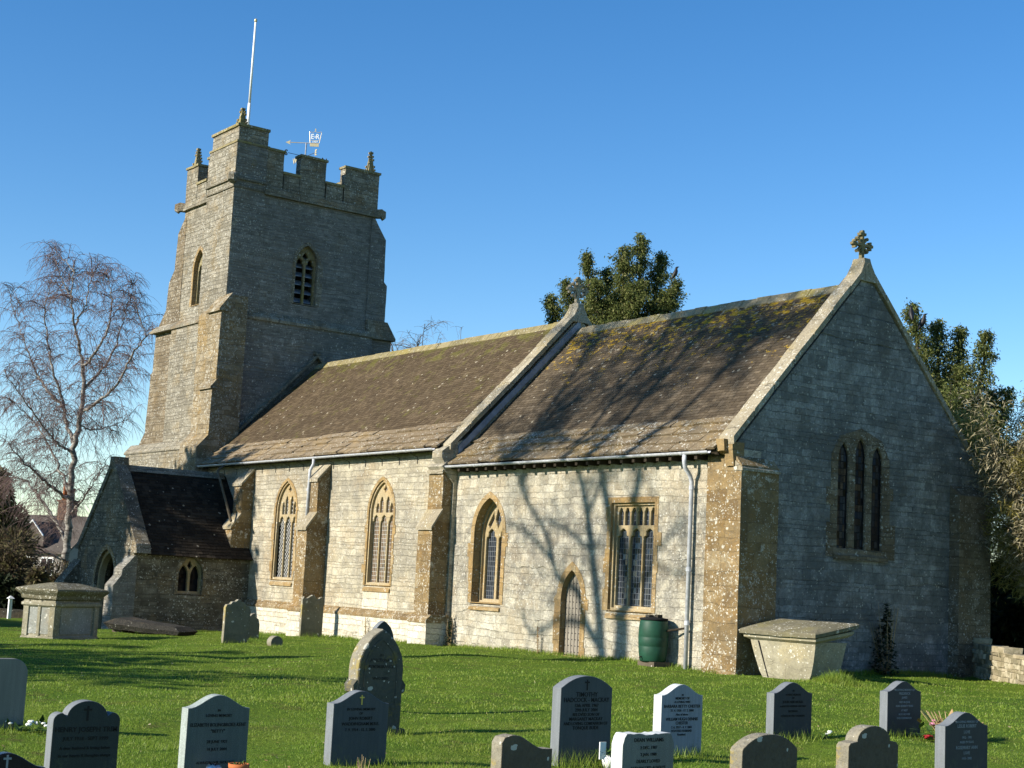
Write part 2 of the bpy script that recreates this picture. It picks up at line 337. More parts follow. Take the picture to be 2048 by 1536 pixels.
def island(name, stops, rough=.9, spec=.15, big=None, transl=0, bumpsc=0):
    M = Mat(name, rough, spec); g = M.n('NewGeometry').outputs['Random Per Island']
    c = M.ramp(g, stops)
    if big: c = M.mix(M.math('MULTIPLY', M.ramp(M.noise(M.obj(), big[0], 5, .65), [(big[1], 0), (big[2], 1)]), big[4]), c, big[3])
    M.col(c)
    if bumpsc: M.nrm(M.bump(M.noise(M.obj(), bumpsc, 5, .7), .02))
    if transl:
        tr = M.n('BsdfTranslucent', {'Color': c}); mx = M.n('MixShader', {0: transl, 1: M.b.outputs[0], 2: tr.outputs[0]})
        M.t.links.new(mx.outputs[0], M.t.nodes['Material Output'].inputs[0])
    return M

def tile_mat(name, stops, yellow=0, moss=0, zr=(8, 9)):
    M = Mat(name, .95, .1); ob = M.obj(); g = M.n('NewGeometry').outputs['Random Per Island']
    c = M.ramp(g, stops)
    n = M.noise(ob, 1.3, 6, .7); n2 = M.noise(ob, 18., 4, .7)
    c = M.mix(M.ramp(n, [(.4, .5), (.65, 0)]), c, tuple(x*.7 for x in stops[0][1]))
    c = M.mix(M.ramp(n2, [(.35, .5), (.6, 0)]), c, (.05, .04, .03))
    z = M.n('SeparateXYZ', {0: ob}).outputs[2]
    up = M.n('MapRange', {0: z, 1: zr[0], 2: zr[1], 3: 0., 4: 1.}).outputs[0]
    if yellow:
        yn = M.noise(M.n('VectorMath', {0: ob, 1: (.8, 1.3, 1.3)}, operation='MULTIPLY').outputs[0], 4.6, 9, .8)
        yk = M.math('GREATER_THAN', M.math('ADD', yn, M.math('MULTIPLY', up, .17)), .67)
        c = M.mix(M.math('MULTIPLY', yk, .85), c, (.42, .27, .025))
        c = M.mix(M.math('MULTIPLY', M.math('GREATER_THAN', M.math('ADD', M.noise(ob, 5., 6, .7), M.math('MULTIPLY', up, .12)), .7), .7), c, (.4, .36, .27))
    if moss:
        mn = M.noise(M.n('VectorMath', {0: ob, 1: (5., 5., 5.)}, operation='ADD').outputs[0], 2.1, 7, .75)
        mk = M.ramp(M.math('ADD', mn, M.math('MULTIPLY', M.math('POWER', up, 2.), .22)), [(.56, 0), (.68, 1)])
        c = M.mix(M.math('MULTIPLY', mk, moss), c, (.13, .13, .025))
    vo = M.n('TexVoronoi', {'Vector': ob, 'Scale': 6.}); r = M.n('SeparateXYZ', {0: vo.outputs['Color']})
    c = M.mix(M.math('MULTIPLY', M.math('LESS_THAN', vo.outputs['Distance'], M.math('MULTIPLY', M.math('POWER', r.outputs[0], 6.), .3)), .7), c, (.42, .37, .28))
    M.col(c); M.nrm(M.bump(n2, .012)); return M.m
m_tile_nave = tile_mat('clay_tiles_nave', [(0, (.075, .053, .032)), (.5, (.108, .078, .046)), (1, (.155, .115, .07))], moss=.5, zr=(7.9, 9.6))
m_tile_ch = tile_mat('clay_tiles_chancel', [(0, (.075, .057, .038)), (.5, (.115, .089, .058)), (1, (.165, .13, .09))], yellow=1, zr=(6.2, 9.2))
m_tile_porch = tile_mat('clay_tiles_porch', [(0, (.016, .012, .009)), (.5, (.03, .022, .015)), (1, (.065, .05, .035))])
m_slate_st = stone('stone_slates', [(0, (.17, .125, .075)), (1, (.26, .2, .13))], 3., 3., grey=.5, greyc=(.2, .15, .09), ochre=.4, ochrec=(.33, .23, .1), lichen=.6, msz=.001, bumpd=.015)
m_slate_ch = stone('stone_slates_lichened', [(0, (.14, .105, .06)), (1, (.23, .18, .11))], 3., 3., grey=.5, greyc=(.14, .1, .06), ochre=.5, ochrec=(.3, .2, .07), lichen=.95, msz=.001, bumpd=.015)
m_ridge = stone('ridge_tile', [(0, (.30, .24, .14)), (1, (.4, .34, .22))], .45, 2., mortar=(.2, .16, .1), grey=.35, greyc=(.2, .17, .09), ochre=.6, ochrec=(.33, .27, .05), lichen=.5, bumpd=.02)
m_lead = plain('lead_sheet', (.20, .23, .28), .5, .4, .3)
m_pvc = plain('grey_gutter_paint', (.40, .41, .44), .5, .3, .25, 9)
m_black = plain('dark_timber', (.035, .028, .02), .9, .1, .4)
m_dark = plain('dark_void', (.012, .012, .013), .9, .1)
m_iron = plain('iron', (.05, .05, .05), .6, .3)
m_white = plain('white_paint', (.72, .73, .72), .45, .4, .06)
m_gold = plain('gilded_metal', (.62, .50, .28), .35, .5, .15, metal=.4)
m_letter = plain('black_letter_paint', (.012, .012, .012), .6, .2, .1)
m_letterg = plain('grey_letter_paint', (.25, .27, .29), .6, .2, .1)
m_lettery = plain('yellow_gilt_letter', (.6, .45, .08), .5, .3, .1)
m_letterw = plain('white_letter_paint', (.55, .55, .55), .5, .3, .1)

def glass(name, bw, bh, lead=(.11, .12, .13), base=(.010, .013, .018), diamond=False, blot=None):
    M = Mat(name, .12, .5 if name != 'leaded_glass_dark' else .08); uv = M.uv()
    if diamond:
        uv = M.n('VectorRotate', {'Vector': uv, 'Angle': radians(45)}, rotation_type='Z_AXIS').outputs[0]
    br = M.n('TexBrick', {'Vector': uv, 'Color1': (0, 0, 0, 1), 'Color2': (1, 1, 1, 1), 'Scale': 1., 'Mortar Size': .007, 'Mortar Smooth': .1, 'Brick Width': bw, 'Row Height': bh}, offset=0.)
    c = M.mix(br.outputs['Color'], base, tuple(x*2.6+.006 for x in base))
    if blot:
        c = M.mix(M.math('MULTIPLY', M.ramp(M.noise(M.obj(), 4., 4), [(.45, 0), (.6, 1)]), .8), c, blot)
    c = M.mix(br.outputs['Fac'], c, lead); M.col(c)
    M.t.links.new(M.math('MULTIPLY_ADD', br.outputs['Fac'], .6, .12), M.b.inputs['Roughness'])
    wv_ = M.n('VectorMath', {0: M.n('TexWhiteNoise', {'Vector': br.outputs['Color']}, noise_dimensions='3D').outputs['Color'], 1: (.5, .5, .5)}, operation='SUBTRACT').outputs[0]
    nv = M.n('VectorMath', {0: M.n('VectorMath', {0: wv_, 1: (.16, .16, .16), 2: M.n('NewGeometry').outputs['Normal']}, operation='MULTIPLY_ADD').outputs[0]}, operation='NORMALIZE').outputs[0]
    M.nrm(M.bump(br.outputs['Fac'], .006, 1., nv)); return M.m
m_gl_sq = glass('leaded_glass', .085, .13)
m_gl_n2 = glass('leaded_glass_brown', .09, .12, (.38, .37, .34), (.05, .035, .022), blot=(.16, .1, .055))
m_gl_di = glass('leaded_glass_diamond', .09, .09, (.45, .45, .43), (.02, .02, .02), True)
m_gl_dk = glass('leaded_glass_dark', .1, .16, (.012, .013, .014), (.004, .004, .005))

# grass
Mg = Mat('lawn_soil', .95, .05); ob_ = Mg.obj()
_a = Mg.noise(ob_, .55, 6, .7); _b = Mg.noise(ob_, 14., 5, .75)
_c = Mg.mix(Mg.ramp(_a, [(.35, 0), (.65, 1)]), (.085, .155, .016), (.14, .20, .024))
_d = Mg.noise(ob_, 1.9, 5, .7); _c = Mg.mix(Mg.ramp(_d, [(.56, 0), (.66, .8)]), _c, (.11, .095, .035)); _c = Mg.mix(Mg.ramp(_d, [(.34, .7), (.44, 0)]), _c, (.04, .085, .012))
_c = Mg.mix(Mg.ramp(_b, [(.3, .75), (.6, 0)]), _c, (.045, .075, .011))
Mg.col(_c); Mg.nrm(Mg.bump(_b, .05)); m_ground = Mg.m
m_blade = island('grass_blade', [(0, (.08, .16, .012)), (.4, (.17, .29, .024)), (.78, (.25, .36, .04)), (.95, (.32, .38, .09)), (1, (.40, .36, .17))], .5, .3, (.9, .38, .66, (.28, .30, .05), .6), .45).m

# ------------------------------------------------------------------ ground
def build_ground():
    def axis(lo, hi, st, far):
        a = np.arange(lo, hi+.01, st); g = [hi]; s = st
        up = []; x = hi
        while x < far: s *= 1.45; x += s; up.append(x)
        s = st; dn = []; x = lo
        while x > -far: s *= 1.45; x -= s; dn.append(x)
        return np.array(dn[::-1]+list(a)+up)
    X = axis(-58, 2, .25, 1500); Y = axis(-12, 36, .25, 1500)
    gx, gy = np.meshgrid(X, Y, indexing='ij'); gz = zg(gx, gy)
    far = np.hypot(gx+30, gy-15); gz = gz-np.clip(far-60, 0, 60)*.012
    V = np.stack([gx, gy, gz], -1).reshape(-1, 3); ny = len(Y)
    F = [(i*ny+j, (i+1)*ny+j, (i+1)*ny+j+1, i*ny+j+1) for i in range(len(X)-1) for j in range(ny-1)]
    me = bpy.data.meshes.new('ground'); me.from_pydata(V.tolist(), [], F); me.update(); me.polygons.foreach_set('use_smooth', [True]*len(F))
    tag(link_mesh('ground', me, m_ground), kind='structure')
build_ground()

def np_mesh(name, V, F, mat, parent=None):
    """V (n,3); F (m,k) fixed-size faces"""
    me = bpy.data.meshes.new(name); m, k = F.shape
    me.vertices.add(len(V)); me.vertices.foreach_set('co', V.astype(np.float32).ravel())
    me.loops.add(m*k); me.loops.foreach_set('vertex_index', F.astype(np.int32).ravel())
    me.polygons.add(m); me.polygons.foreach_set('loop_start', np.arange(0, m*k, k, dtype=np.int32))
    me.update(calc_edges=True)
    return link_mesh(name, me, mat, parent)
BLOCK = []      # church footprints without grass: (x0,x1,y0,y1)
BLOCK += [(-50.5, -34.4, 23.05, 40), (-34.5, -23.45, 23.2, 40), (-60, -50, 23, 40), (-51.1, -46.2, 19.2, 24), (-23.5, -21.5, 23.2, 24.6)]
def vnoise(x, y, seed):
    g = np.random.RandomState(seed).rand(256, 256); i = np.floor(x).astype(int); j = np.floor(y).astype(int); f = x-i; h = y-j; f = f*f*(3-2*f); h = h*h*(3-2*h)
    a = g[i % 256, j % 256]; b = g[(i+1) % 256, j % 256]; c = g[i % 256, (j+1) % 256]; d = g[(i+1) % 256, (j+1) % 256]
    return (a*(1-f)+b*f)*(1-h)+(c*(1-f)+d*f)*h
def build_grass():
    rs = np.random.RandomState(3)
    def pts(n, d0, d1):
        a = YAW+rs.uniform(radians(-22), radians(22), n); d = np.exp(rs.uniform(np.log(d0), np.log(d1), n))
        return -np.cos(a)*d, np.sin(a)*d, d
    Vs = []; Fs = []; k = 0
    for n, d0, d1, h0, h1, w in ((420000, 8, 20, .010, .028, .0034), (190000, 20, 50, .014, .034, .0075)):
        x, y, d = pts(n, d0, d1)
        # clumping
        q = np.clip(1.6*(vnoise(x*3.1, y*3.1, 1)+.6*vnoise(x*9, y*9, 2)-.8), -1, 1)
        keep = rs.rand(n) < .55+.45*q+.25*vnoise(x*.8, y*.8, 5)
        for b in BLOCK: keep &= ~((x > b[0]) & (x < b[1]) & (y > b[2]) & (y < b[3]))
        x, y, q = x[keep], y[keep], q[keep]; n = len(x); z = zg(x, y)
        h = rs.uniform(h0, h1, n)*(1+.6*q)*(.6+.9*vnoise(x*.9+7, y*.9, 6)); ang = rs.uniform(0, 2*pi, n); lean = rs.uniform(.2, 1.2, n)*h; la = rs.uniform(0, 2*pi, n)
        ww = w*rs.uniform(.7, 1.5, n)
        bx, by = np.cos(ang)*ww, np.sin(ang)*ww
        V = np.stack([np.stack([x-bx, y-by, z-.01], -1), np.stack([x+bx, y+by, z-.01], -1), np.stack([x+np.cos(la)*lean, y+np.sin(la)*lean, z+h], -1)], 1)
        Vs.append(V.reshape(-1, 3)); Fs.append(np.arange(n*3).reshape(-1, 3)+k); k += n*3
    o = np_mesh('grass', np.concatenate(Vs), np.concatenate(Fs), m_blade); tag(o, 'short mown grass of the churchyard lawn', 'grass', kind='stuff')
build_grass()

# ------------------------------------------------------------------ CHURCH
church = tag(empty('church', (-37, 27, 0)), 'medieval stone parish church with square west tower, tiled nave and chancel', 'church')
church.location = (0, 0, 0)
YN, YC, XE, XJ, XT = 23.2, 23.32, -23.7, -34.45, -50.0     # nave wall, chancel wall, east wall, junction, nave west end
YM = 27.35; YNN = 31.5                                      # ridge line, north wall

# --- windows -------------------------------------------------------
def irregular(poly, g, seed, zb):
    """outer outline of dressed stones round an opening, with toothed jambs"""
    r = random.Random(seed); out = []
    xs = [p[0] for p in poly]; s0, s1 = min(xs), max(xs); zt = max(p[1] for p in poly)
    zs = [p[1] for p in poly if abs(p[0]-s0) < 1e-6]; spring = max(zs)
    z = zb; L = []
    while z < spring:
        z2 = min(z+r.uniform(.24, .36), spring); e = g+(r.uniform(.03, .14) if r.random() < .5 else 0); L += [(s0-e, z), (s0-e, z2)]; z = z2
    A = [p for p in grow(poly, g) if p[1] > spring+.03]
    z = zb; Rr = []
    while z < spring:
        z2 = min(z+r.uniform(.24, .36), spring); e = g+(r.uniform(.03, .14) if r.random() < .5 else 0); Rr += [(s1+e, z), (s1+e, z2)]; z = z2
    return L+A+Rr[::-1]

def window(name, opening, m, face, sgn, surround_g, lights, gl, seed, trac_d=.10, glass_d=.17, sill=True, mat=m_ham, label=None):
    """m maps (s,t,n); face = wall plane coordinate; sgn = +1 if inward is +n, -1 otherwise"""
    xs = [p[0] for p in opening]; zb = min(p[1] for p in opening); s0, s1 = min(xs), max(xs)
    outer = irregular(opening, surround_g, seed, zb-.02)
    w = MB().plate(outer, [opening], face-sgn*.016, face+sgn*.34, m).build(name, mat, church)
    inner = grow(opening, .0)
    g2 = grow(opening, -.055)
    MB().plate(grow(opening, .02), [g2], face+sgn*(trac_d-.07), face+sgn*(trac_d+.1), m).build('moulded_frame', m_trac, w)
    MB().plate(grow(opening, .01), lights, face+sgn*trac_d, face+sgn*(trac_d+.13), m, bevel=.02).build('tracery', m_trac, w)
    MB().plate(grow(opening, .015), [], face+sgn*glass_d, face+sgn*(glass_d+.02), m).build('leaded_glass', gl, w)
    if sill:
        a = face-sgn*.05; b = face+sgn*(trac_d+.02)
        q = [m(s0-.05, zb-.20, a), m(s1+.05, zb-.20, a), m(s1+.05, zb-.20, b), m(s0-.05, zb-.20, b)]
        t = [m(s0-.05, zb-.13, a), m(s1+.05, zb-.13, a), m(s1+.05, zb+.06, b), m(s0-.05, zb+.06, b)]
        MB().hexa(q, t).build('sill', mat, w)
    if label: w['label'] = label
    return w
def panel(s0, s1, z0, z1): return arch(s0, s1, z0, z0+(z1-z0)*.62, z1, 6, .35)
def three_light(s0, s1, zb, zs, za, trac='n'):
    W_ = s1-s0; e = .055; mw = .06; lw = (W_-2*e-2*mw)/3; H = []
    for i in range(3):
        a = s0+e+i*(lw+mw); H.append(arch(a, a+lw, zb+.07, zs-.16, zs+.13, 8, .22))
    m = (s0+s1)/2
    # two panel lights over and a little quatrefoil at the top
    c = W_*.205
    for sg in (-1, 1):
        for q0, q1, zt in ((c-.195, c-.02, za-zs-.48), (c+.02, c+.185, za-zs-.66)):
            a, b = sorted((m+sg*q0, m+sg*q1)); H.append(arch(a, b, zs+.20, zs+zt-.16, zs+zt, 6, .25))
    H.append([(m-.11, za-.27), (m-.04, za-.32), (m, za-.37), (m+.04, za-.32), (m+.11, za-.27), (m+.04, za-.21), (m, za-.13), (m-.04, za-.21)])
    return H
W1 = arch(-44.64, -43.28, 1.42, 3.62, 4.56); W2 = arch(-38.78, -37.42, 1.42, 3.50, 4.45)
W3 = arch(-33.48, -32.22, 1.12, 2.95, 3.86)
W4 = [(-27.86, 1.16), (-27.86, 3.66), (-26.32, 3.66), (-26.32, 1.16)]
DO = arch(-29.64, -28.86, -.06, 1.36, 2.05)
def l3(s0, s1, zb, zs, za): return three_light(s0, s1, zb, zs, za)
w = window('nave_window', W1, mSo, YN, 1, .10, l3(-44.64, -43.28, 1.42, 3.30, 4.56), m_gl_di, 1, label='western nave window with diamond leaded panes')
w = window('nave_window', W2, mSo, YN, 1, .10, l3(-38.781, -37.417, 1.42, 3.31, 4.452), m_gl_n2, 2, label='eastern nave window with brown square panes')
# repair of pale ashlar below the eastern nave window
MB().box(-38.85, -37.45, YN-.012, YN+.05, .66, 1.24).build('wall_repair', m_plinth, church)
# chancel two-light window with deep splay
L3 = []
for a in (-33.36, -32.80): L3.append(arch(a, a+.46, 1.22, 2.72, 3.06, 8, .32))
L3.append([(-32.85, 3.06), (-32.98, 3.30), (-32.90, 3.58), (-32.85, 3.66), (-32.80, 3.58), (-32.72, 3.30)])
L3.append([(-33.22, 3.06), (-33.3, 3.16), (-33.06, 3.5), (-33.03, 3.32)]); L3.append([(-32.48, 3.06), (-32.40, 3.16), (-32.64, 3.5), (-32.67, 3.32)])
w3 = window('chancel_window', W3, mSo, YC, 1, .15, L3, m_gl_sq, 3, .30, .38, label='deep set pointed two-light chancel window')
# chancel square headed three-light window
L4 = []; s0 = -27.86
for i in range(3):
    a = s0+.09+i*.465; L4.append(arch(a, a+.415, 1.27, 2.78, 3.06, 8, .34))
    
for i in range(6):
    a = s0+.11+i*.228; L4.append(arch(a, a+.17, 3.14, 3.42, 3.55, 6, .3))
w4 = window('chancel_window', W4, mSo, YC, 1, .13, L4, m_gl_sq, 4, .13, .21, label='square headed three-light chancel window')

# --- walls -----------------------------------------------------------
MB().plate([(XT, -1), (XJ+.02, -1), (XJ+.02, 5.22), (XT, 5.22)], [grow(W1, .05), grow(W2, .05)], YN, YN+.7, mSo).build('nave_wall', m_nave, church, rough=.006, step=.5)
MB().box(XT, XJ, YNN, YNN+.7, -1, 5.22).build('nave_wall', m_nave, church)
MB().plate([(XJ+.02, -1), (XE, -1), (XE, 4.78), (XJ+.02, 4.78)], [grow(W3, .05), grow(W4, .05), grow(DO, .06)], YC, YC+.7, mSo).build('chancel_wall', m_chancel, church, rough=.006, step=.5)
MB().box(XJ+.02, XE-.02, YNN-.1, YNN+.6, -1, 4.78).build('chancel_wall', m_chancel, church)
# plinth of the nave: projecting base with a sloping top course
mb = MB(); px = [(-46.3, -41.8), (-41.15, -35.25)]
for a, b in px: mb.box(a, b, YN-.13, YN+.02, -1, .52)
mb.build('nave_plinth', m_plinth, church, rough=.006, step=.3)
mb = MB()
for a, b in px: mb.prism([(YN-.15, .50), (YN+.03, .50), (YN+.03, .74), (YN-.01, .72), (YN-.15, .56)], 'x', a, b)
mb.build('plinth_course', m_butt, church, rough=.008, step=.2)
# east gable wall
EL = [arch(26.50, 26.85, 2.82, 4.84, 5.22), arch(27.08, 27.43, 2.82, 4.97, 5.38), arch(27.66, 28.01, 2.82, 4.84, 5.22)]
gy0, gy1 = YC, 31.62
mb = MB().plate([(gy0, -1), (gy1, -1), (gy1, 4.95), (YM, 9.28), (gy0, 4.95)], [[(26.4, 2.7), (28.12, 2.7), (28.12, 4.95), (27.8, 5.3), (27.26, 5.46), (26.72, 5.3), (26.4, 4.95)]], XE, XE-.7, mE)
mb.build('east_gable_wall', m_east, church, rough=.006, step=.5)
ew = MB().plate([(26.14, 2.62), (28.5, 2.62), (28.5, 3.45), (28.3, 3.45), (28.3, 4.0), (28.42, 4.0), (28.42, 4.3), (28.28, 4.3), (28.26, 4.95), (28.0, 5.38), (27.26, 5.62), (26.52, 5.38), (26.26, 4.95), (26.26, 4.2), (26.12, 4.2), (26.12, 3.8), (26.26, 3.8), (26.26, 3.4), (26.14, 3.4)], EL, XE+.016, XE-.065, mE, bevel=.025).build('east_window', m_towerW, church)
MB().plate([(26.45, 2.74), (28.08, 2.74), (28.08, 5.4), (26.45, 5.4)], [], XE-.045, XE-.06, mE).build('leaded_glass', m_gl_dk, ew)
MB().hexa([(XE-.1, 26.4, 2.56), (XE+.06, 26.4, 2.56), (XE+.06, 28.2, 2.56), (XE-.1, 28.2, 2.56)], [(XE-.1, 26.4, 2.82), (XE+.06, 26.4, 2.66), (XE+.06, 28.2, 2.66), (XE-.1, 28.2, 2.82)]).build('sill', m_towerW, ew)
# nave east gable (seen above the chancel roof)
MB().plate([(YN+.1, 4.2), (31.4, 4.2), (31.4, 5.2), (YM, 9.45), (YN+.1, 5.2)], [], XJ-.02, XJ-.6, mE).build('nave_gable_wall', m_cope, church, rough=.005)
MB().plate([(YNN+.65, -1), (YNN+.65, 5), (YM, 9.2), (YN, 5), (YN, -1)], [], XT, XT+.5, mE).build('nave_gable_wall', m_nave, church)
# quoin pilasters at the east end
mb = MB().prism([(XE-.86, -1), (XE+.2, -1), (XE+.2, 4.42), (XE+.02, 4.62), (XE-.86, 4.62)], 'y', YC-.07, YC+1.07)
mb.build('buttress', m_butt, church, rough=.012, step=.3, hstep=.5)
MB().prism([(XE-.03, 4.30), (XE+.235, 4.30), (XE+.235, 4.36), (XE-.03, 4.56)], 'y', YC-.09, YC+1.09).build('buttress_cap', m_cope, church, rough=.006)
mb = MB().prism([(XE-.4, -1), (XE+.3, -1), (XE+.3, 4.3), (XE+.02, 4.55), (XE-.4, 4.55)], 'y', 30.5, 31.72)
mb.build('buttress', m_towerW, church, rough=.012, step=.3, hstep=.5)

# --- nave buttresses -----------------------------------------------------------
def buttress(xE, wid, d_low, d_up, ztop, zup, zset_t, zset_b, extra=.0, base=0):
    y = YN; xW = xE-wid
    poly = [(y+.05, -1), (y-d_low, -1), (y-d_low, zset_b), (y-d_up, zset_t), (y-d_up, zup), (y+.05, ztop)]
    b = MB().prism(poly, 'x', xW, xE).build('buttress', m_butt, church, rough=.014, step=.3, hstep=.3)
    for (ya, za), (yb, zb) in (((y-d_low-.06, zset_b-.03), (y-d_up+.01, zset_t+.02)), ((y-d_up-.06, zup-.04), (y+.02, ztop+.02))):
        MB().prism([(ya, za), (yb, zb), (yb, zb+.09), (ya, za+.09)], 'x', xW-.04, xE+.04).build('weathering', m_cope, b, rough=.008)
    if base:
        MB().prism([(y+.02, -1), (y-d_low-.12, -1), (y-d_low-.12, .50), (y+.02, .50)], 'x', xW-.05, xE+.13).build('base', m_plinth, b, rough=.008)
        MB().prism([(y+.02, .502), (y-d_low-.15, .502), (y-d_low-.15, .58), (y-d_low+.01, .72), (y+.02, .72)], 'x', xW-.06, xE+.15).build('plinth_course', m_butt, b, rough=.006)
    return b
buttress(-46.34, .60, .70, .42, 4.98, 4.46, 3.42, 3.0)
buttress(-41.20, .62, .70, .42, 4.96, 4.48, 3.42, 2.98, base=1)
buttress(-34.50, .70, .56, .30, 4.75, 4.55, 3.45, 3.0, base=1)

# --- roofs -----------------------------------------------------------
def tiles(name, mat, x0, x1, p0, p1, h, wd, th, seed, parent, sag=.0, jit=.006, wv=.2):
    r = random.Random(seed); V = []; F = []
    (y0, z0), (y1, z1) = p0, p1; L = math.hypot(y1-y0, z1-z0); uy, uz = (y1-y0)/L, (z1-z0)/L
    s = 1 if uy > 0 else -1; ny, nz = -uz*s, uy*s
    if nz < 0: ny, nz = -ny, -nz
    n = int(L/h); hh = L/n
    for i in range(n):
        x = x0-(r.random()*wd)
        while x < x1:
            w = wd*r.uniform(1-wv, 1+wv); a, b = max(x+.004, x0), min(x+w-.004, x1); x += w
            if b-a < .02: continue
            l0 = i*hh+r.uniform(-jit, jit); l1 = min((i+1)*hh+.04, L+.02)
            o0 = th+r.uniform(-1, 1)*jit*.5; o1 = .002
            dz = -sag*sin(pi*(a-x0)/(x1-x0))+.035*noise.noise((a*.33, l0*.45, seed*3.7))+.012*noise.noise((a*1.3, l0*1.5, seed))
            if r.random() < .008: l0 -= .05
            k = len(V)
            for xx in (a, b):
                V += [(xx, y0+uy*l0+ny*o0, z0+uz*l0+nz*o0+dz), (xx, y0+uy*l1+ny*o1, z0+uz*l1+nz*o1+dz), (xx, y0+uy*l0-ny*.01, z0+uz*l0-nz*.01+dz)]
            F += [(k, k+3, k+4, k+1), (k+2, k+5, k+3, k), (k, k+1, k+2), (k+3, k+5, k+4)]
    me = bpy.data.meshes.new(name); me.from_pydata(V, [], F); me.update(); box_uv(me)
    return link_mesh(name, me, mat, parent)
def roof(name, x0, x1, eave, knee, ridge, north_eave, m_t, m_s, seed, sag, rmat):
    (y0, z0), (yk, zk), (yr, zr) = eave, knee, ridge
    core = MB().prism([(y0+.08, z0-.02), (yk, zk-.03), (yr, zr-.03), (north_eave[0], north_eave[1]-.03), (north_eave[0]-.3, north_eave[1]-.15), (yr, zr-.4), (y0+.15, z0-.12)], 'x', x0+.01, x1-.01)
    R = core.build(name, m_black, church)
    tiles('tiles', m_t, x0, x1, (yk, zk), (yr, zr), .105, .17, .016, seed, R, 0, .007)
    tiles('tiles', m_t, x0, x1, north_eave, (yr, zr), .25, .5, .016, seed+1, R)
    tiles('stone_slates', m_s, x0, x1, (y0, z0), (yk+.03, zk+.03), .30, .5, .05, seed+2, R, 0, .045, .45)
    mb = MB(); x = x0; r = random.Random(seed)
    while x < x1-.05:
        b = min(x+r.uniform(.42, .5), x1); j = r.uniform(-.012, .012)
        mb.prism([(yr-.21, zr-.17+j), (yr-.03, zr+.05+j), (yr+.03, zr+.05+j), (yr+.21, zr-.17+j), (yr+.17, zr-.22), (yr, zr-.03), (yr-.17, zr-.22)], 'x', x+.004, b-.004); x = b
    mb.build('ridge_tiles', rmat, R)
    return R
rn = roof('nave_roof', XT, XJ-.36, (22.86, 5.26), (23.78, 6.02), (YM, 9.36), (31.9, 5.1), m_tile_nave, m_slate_st, 21, .03, m_moss)
rc = roof('chancel_roof', XJ-.02, XE-.36, (22.96, 4.76), (23.95, 5.58), (YM, 9.08), (31.8, 4.8), m_tile_ch, m_slate_ch, 31, .03, m_ridge)
# lead flashing against the nave gable
MB().hexa([(XJ-.01, 23.3, 5.08), (XJ+.03, 23.3, 5.08), (XJ+.03, YM, 9.16), (XJ-.01, YM, 9.16)], [(XJ-.01, 23.3, 5.30), (XJ+.03, 23.3, 5.30), (XJ+.03, YM, 9.38), (XJ-.01, YM, 9.38)]).build('lead_flashing', m_lead, rc)

# gable copings with kneelers and crosses
def coping(xa, xb, yS, zS, yN_, zN, apex, name, seed):
    r = random.Random(seed); mb = MB()
    for (ya, za), (yb, zb) in (((yS, zS), (YM, apex)), ((yN_, zN), (YM, apex))):
        n = 7
        for i in range(n):
            t0, t1 = i/n+.003, (i+1)/n-.003; j = r.uniform(-.02, .02)
            a = (ya+(yb-ya)*t0, za+(zb-za)*t0+j); b = (ya+(yb-ya)*t1, za+(zb-za)*t1+j*.6)
            mb.prism([(a[0], a[1]-.17), (b[0], b[1]-.17), (b[0], b[1]), (a[0], a[1])], 'x', xa, xb)
    c = mb.build(name, m_cope, church, rough=.014, step=.4)
    return c
cc = coping(XE-.40, XE+.05, 23.12, 5.02, 31.75, 4.95, 9.55, 'gable_coping', 5)
nc = coping(XJ-.46, XJ+.04, 23.02, 5.32, 31.7, 5.2, 9.74, 'gable_coping', 6)
# kneelers
MB().prism([(23.04, 4.72), (23.34, 4.62), (23.5, 5.2), (23.2, 4.98), (23.02, 4.98)], 'x', XE-.38, XE-.14).build('kneeler', m_ham, cc, rough=.006)
MB().prism([(23.20, 4.4), (23.5, 4.4), (23.5, 4.92), (23.14, 4.92), (23.14, 4.78)], 'x', XE-.24, XE+.005).build('kneeler', m_ham, cc, rough=.006)
MB().prism([(22.80, 4.95), (23.3, 4.2), (23.5, 4.3), (23.5, 5.5), (22.98, 5.25), (22.80, 5.12)], 'x', XJ-.5, XJ-.02).build('kneeler', m_nave, nc, rough=.012)
MB().prism([(22.80, 4.7), (23.3, 4.15), (23.36, 4.15), (23.36, 4.85), (22.95, 4.85)], 'x', XJ-.7, XJ+.02).build('kneeler', m_nave, nc, rough=.012)
def apex_stone(x0, x1, z):
    return MB().add([(x0, YM-.36, z-.52), (x1, YM-.36, z-.52), (x1, YM+.36, z-.52), (x0, YM+.36, z-.52), (x0+.03, YM-.12, z-.06), (x1-.03, YM-.12, z-.06), (x1-.03, YM+.12, z-.06), (x0+.03, YM+.12, z-.06),
                     (x0+.06, YM-.11, z+.06), (x1-.06, YM-.11, z+.06), (x1-.06, YM+.11, z+.06), (x0+.06, YM+.11, z+.06)],
                    [(0, 1, 5, 4), (1, 2, 6, 5), (2, 3, 7, 6), (3, 0, 4, 7), (4, 5, 9, 8), (5, 6, 10, 9), (6, 7, 11, 10), (7, 4, 8, 11), (8, 9, 10, 11), (3, 2, 1, 0)])
apex_stone(XE-.41, XE+.06, 9.60).build('apex_stone', m_cope, cc, rough=.006, bevel=.01)
apex_stone(XJ-.47, XJ+.05, 9.80).build('apex_stone', m_cope, nc, rough=.006, bevel=.01)
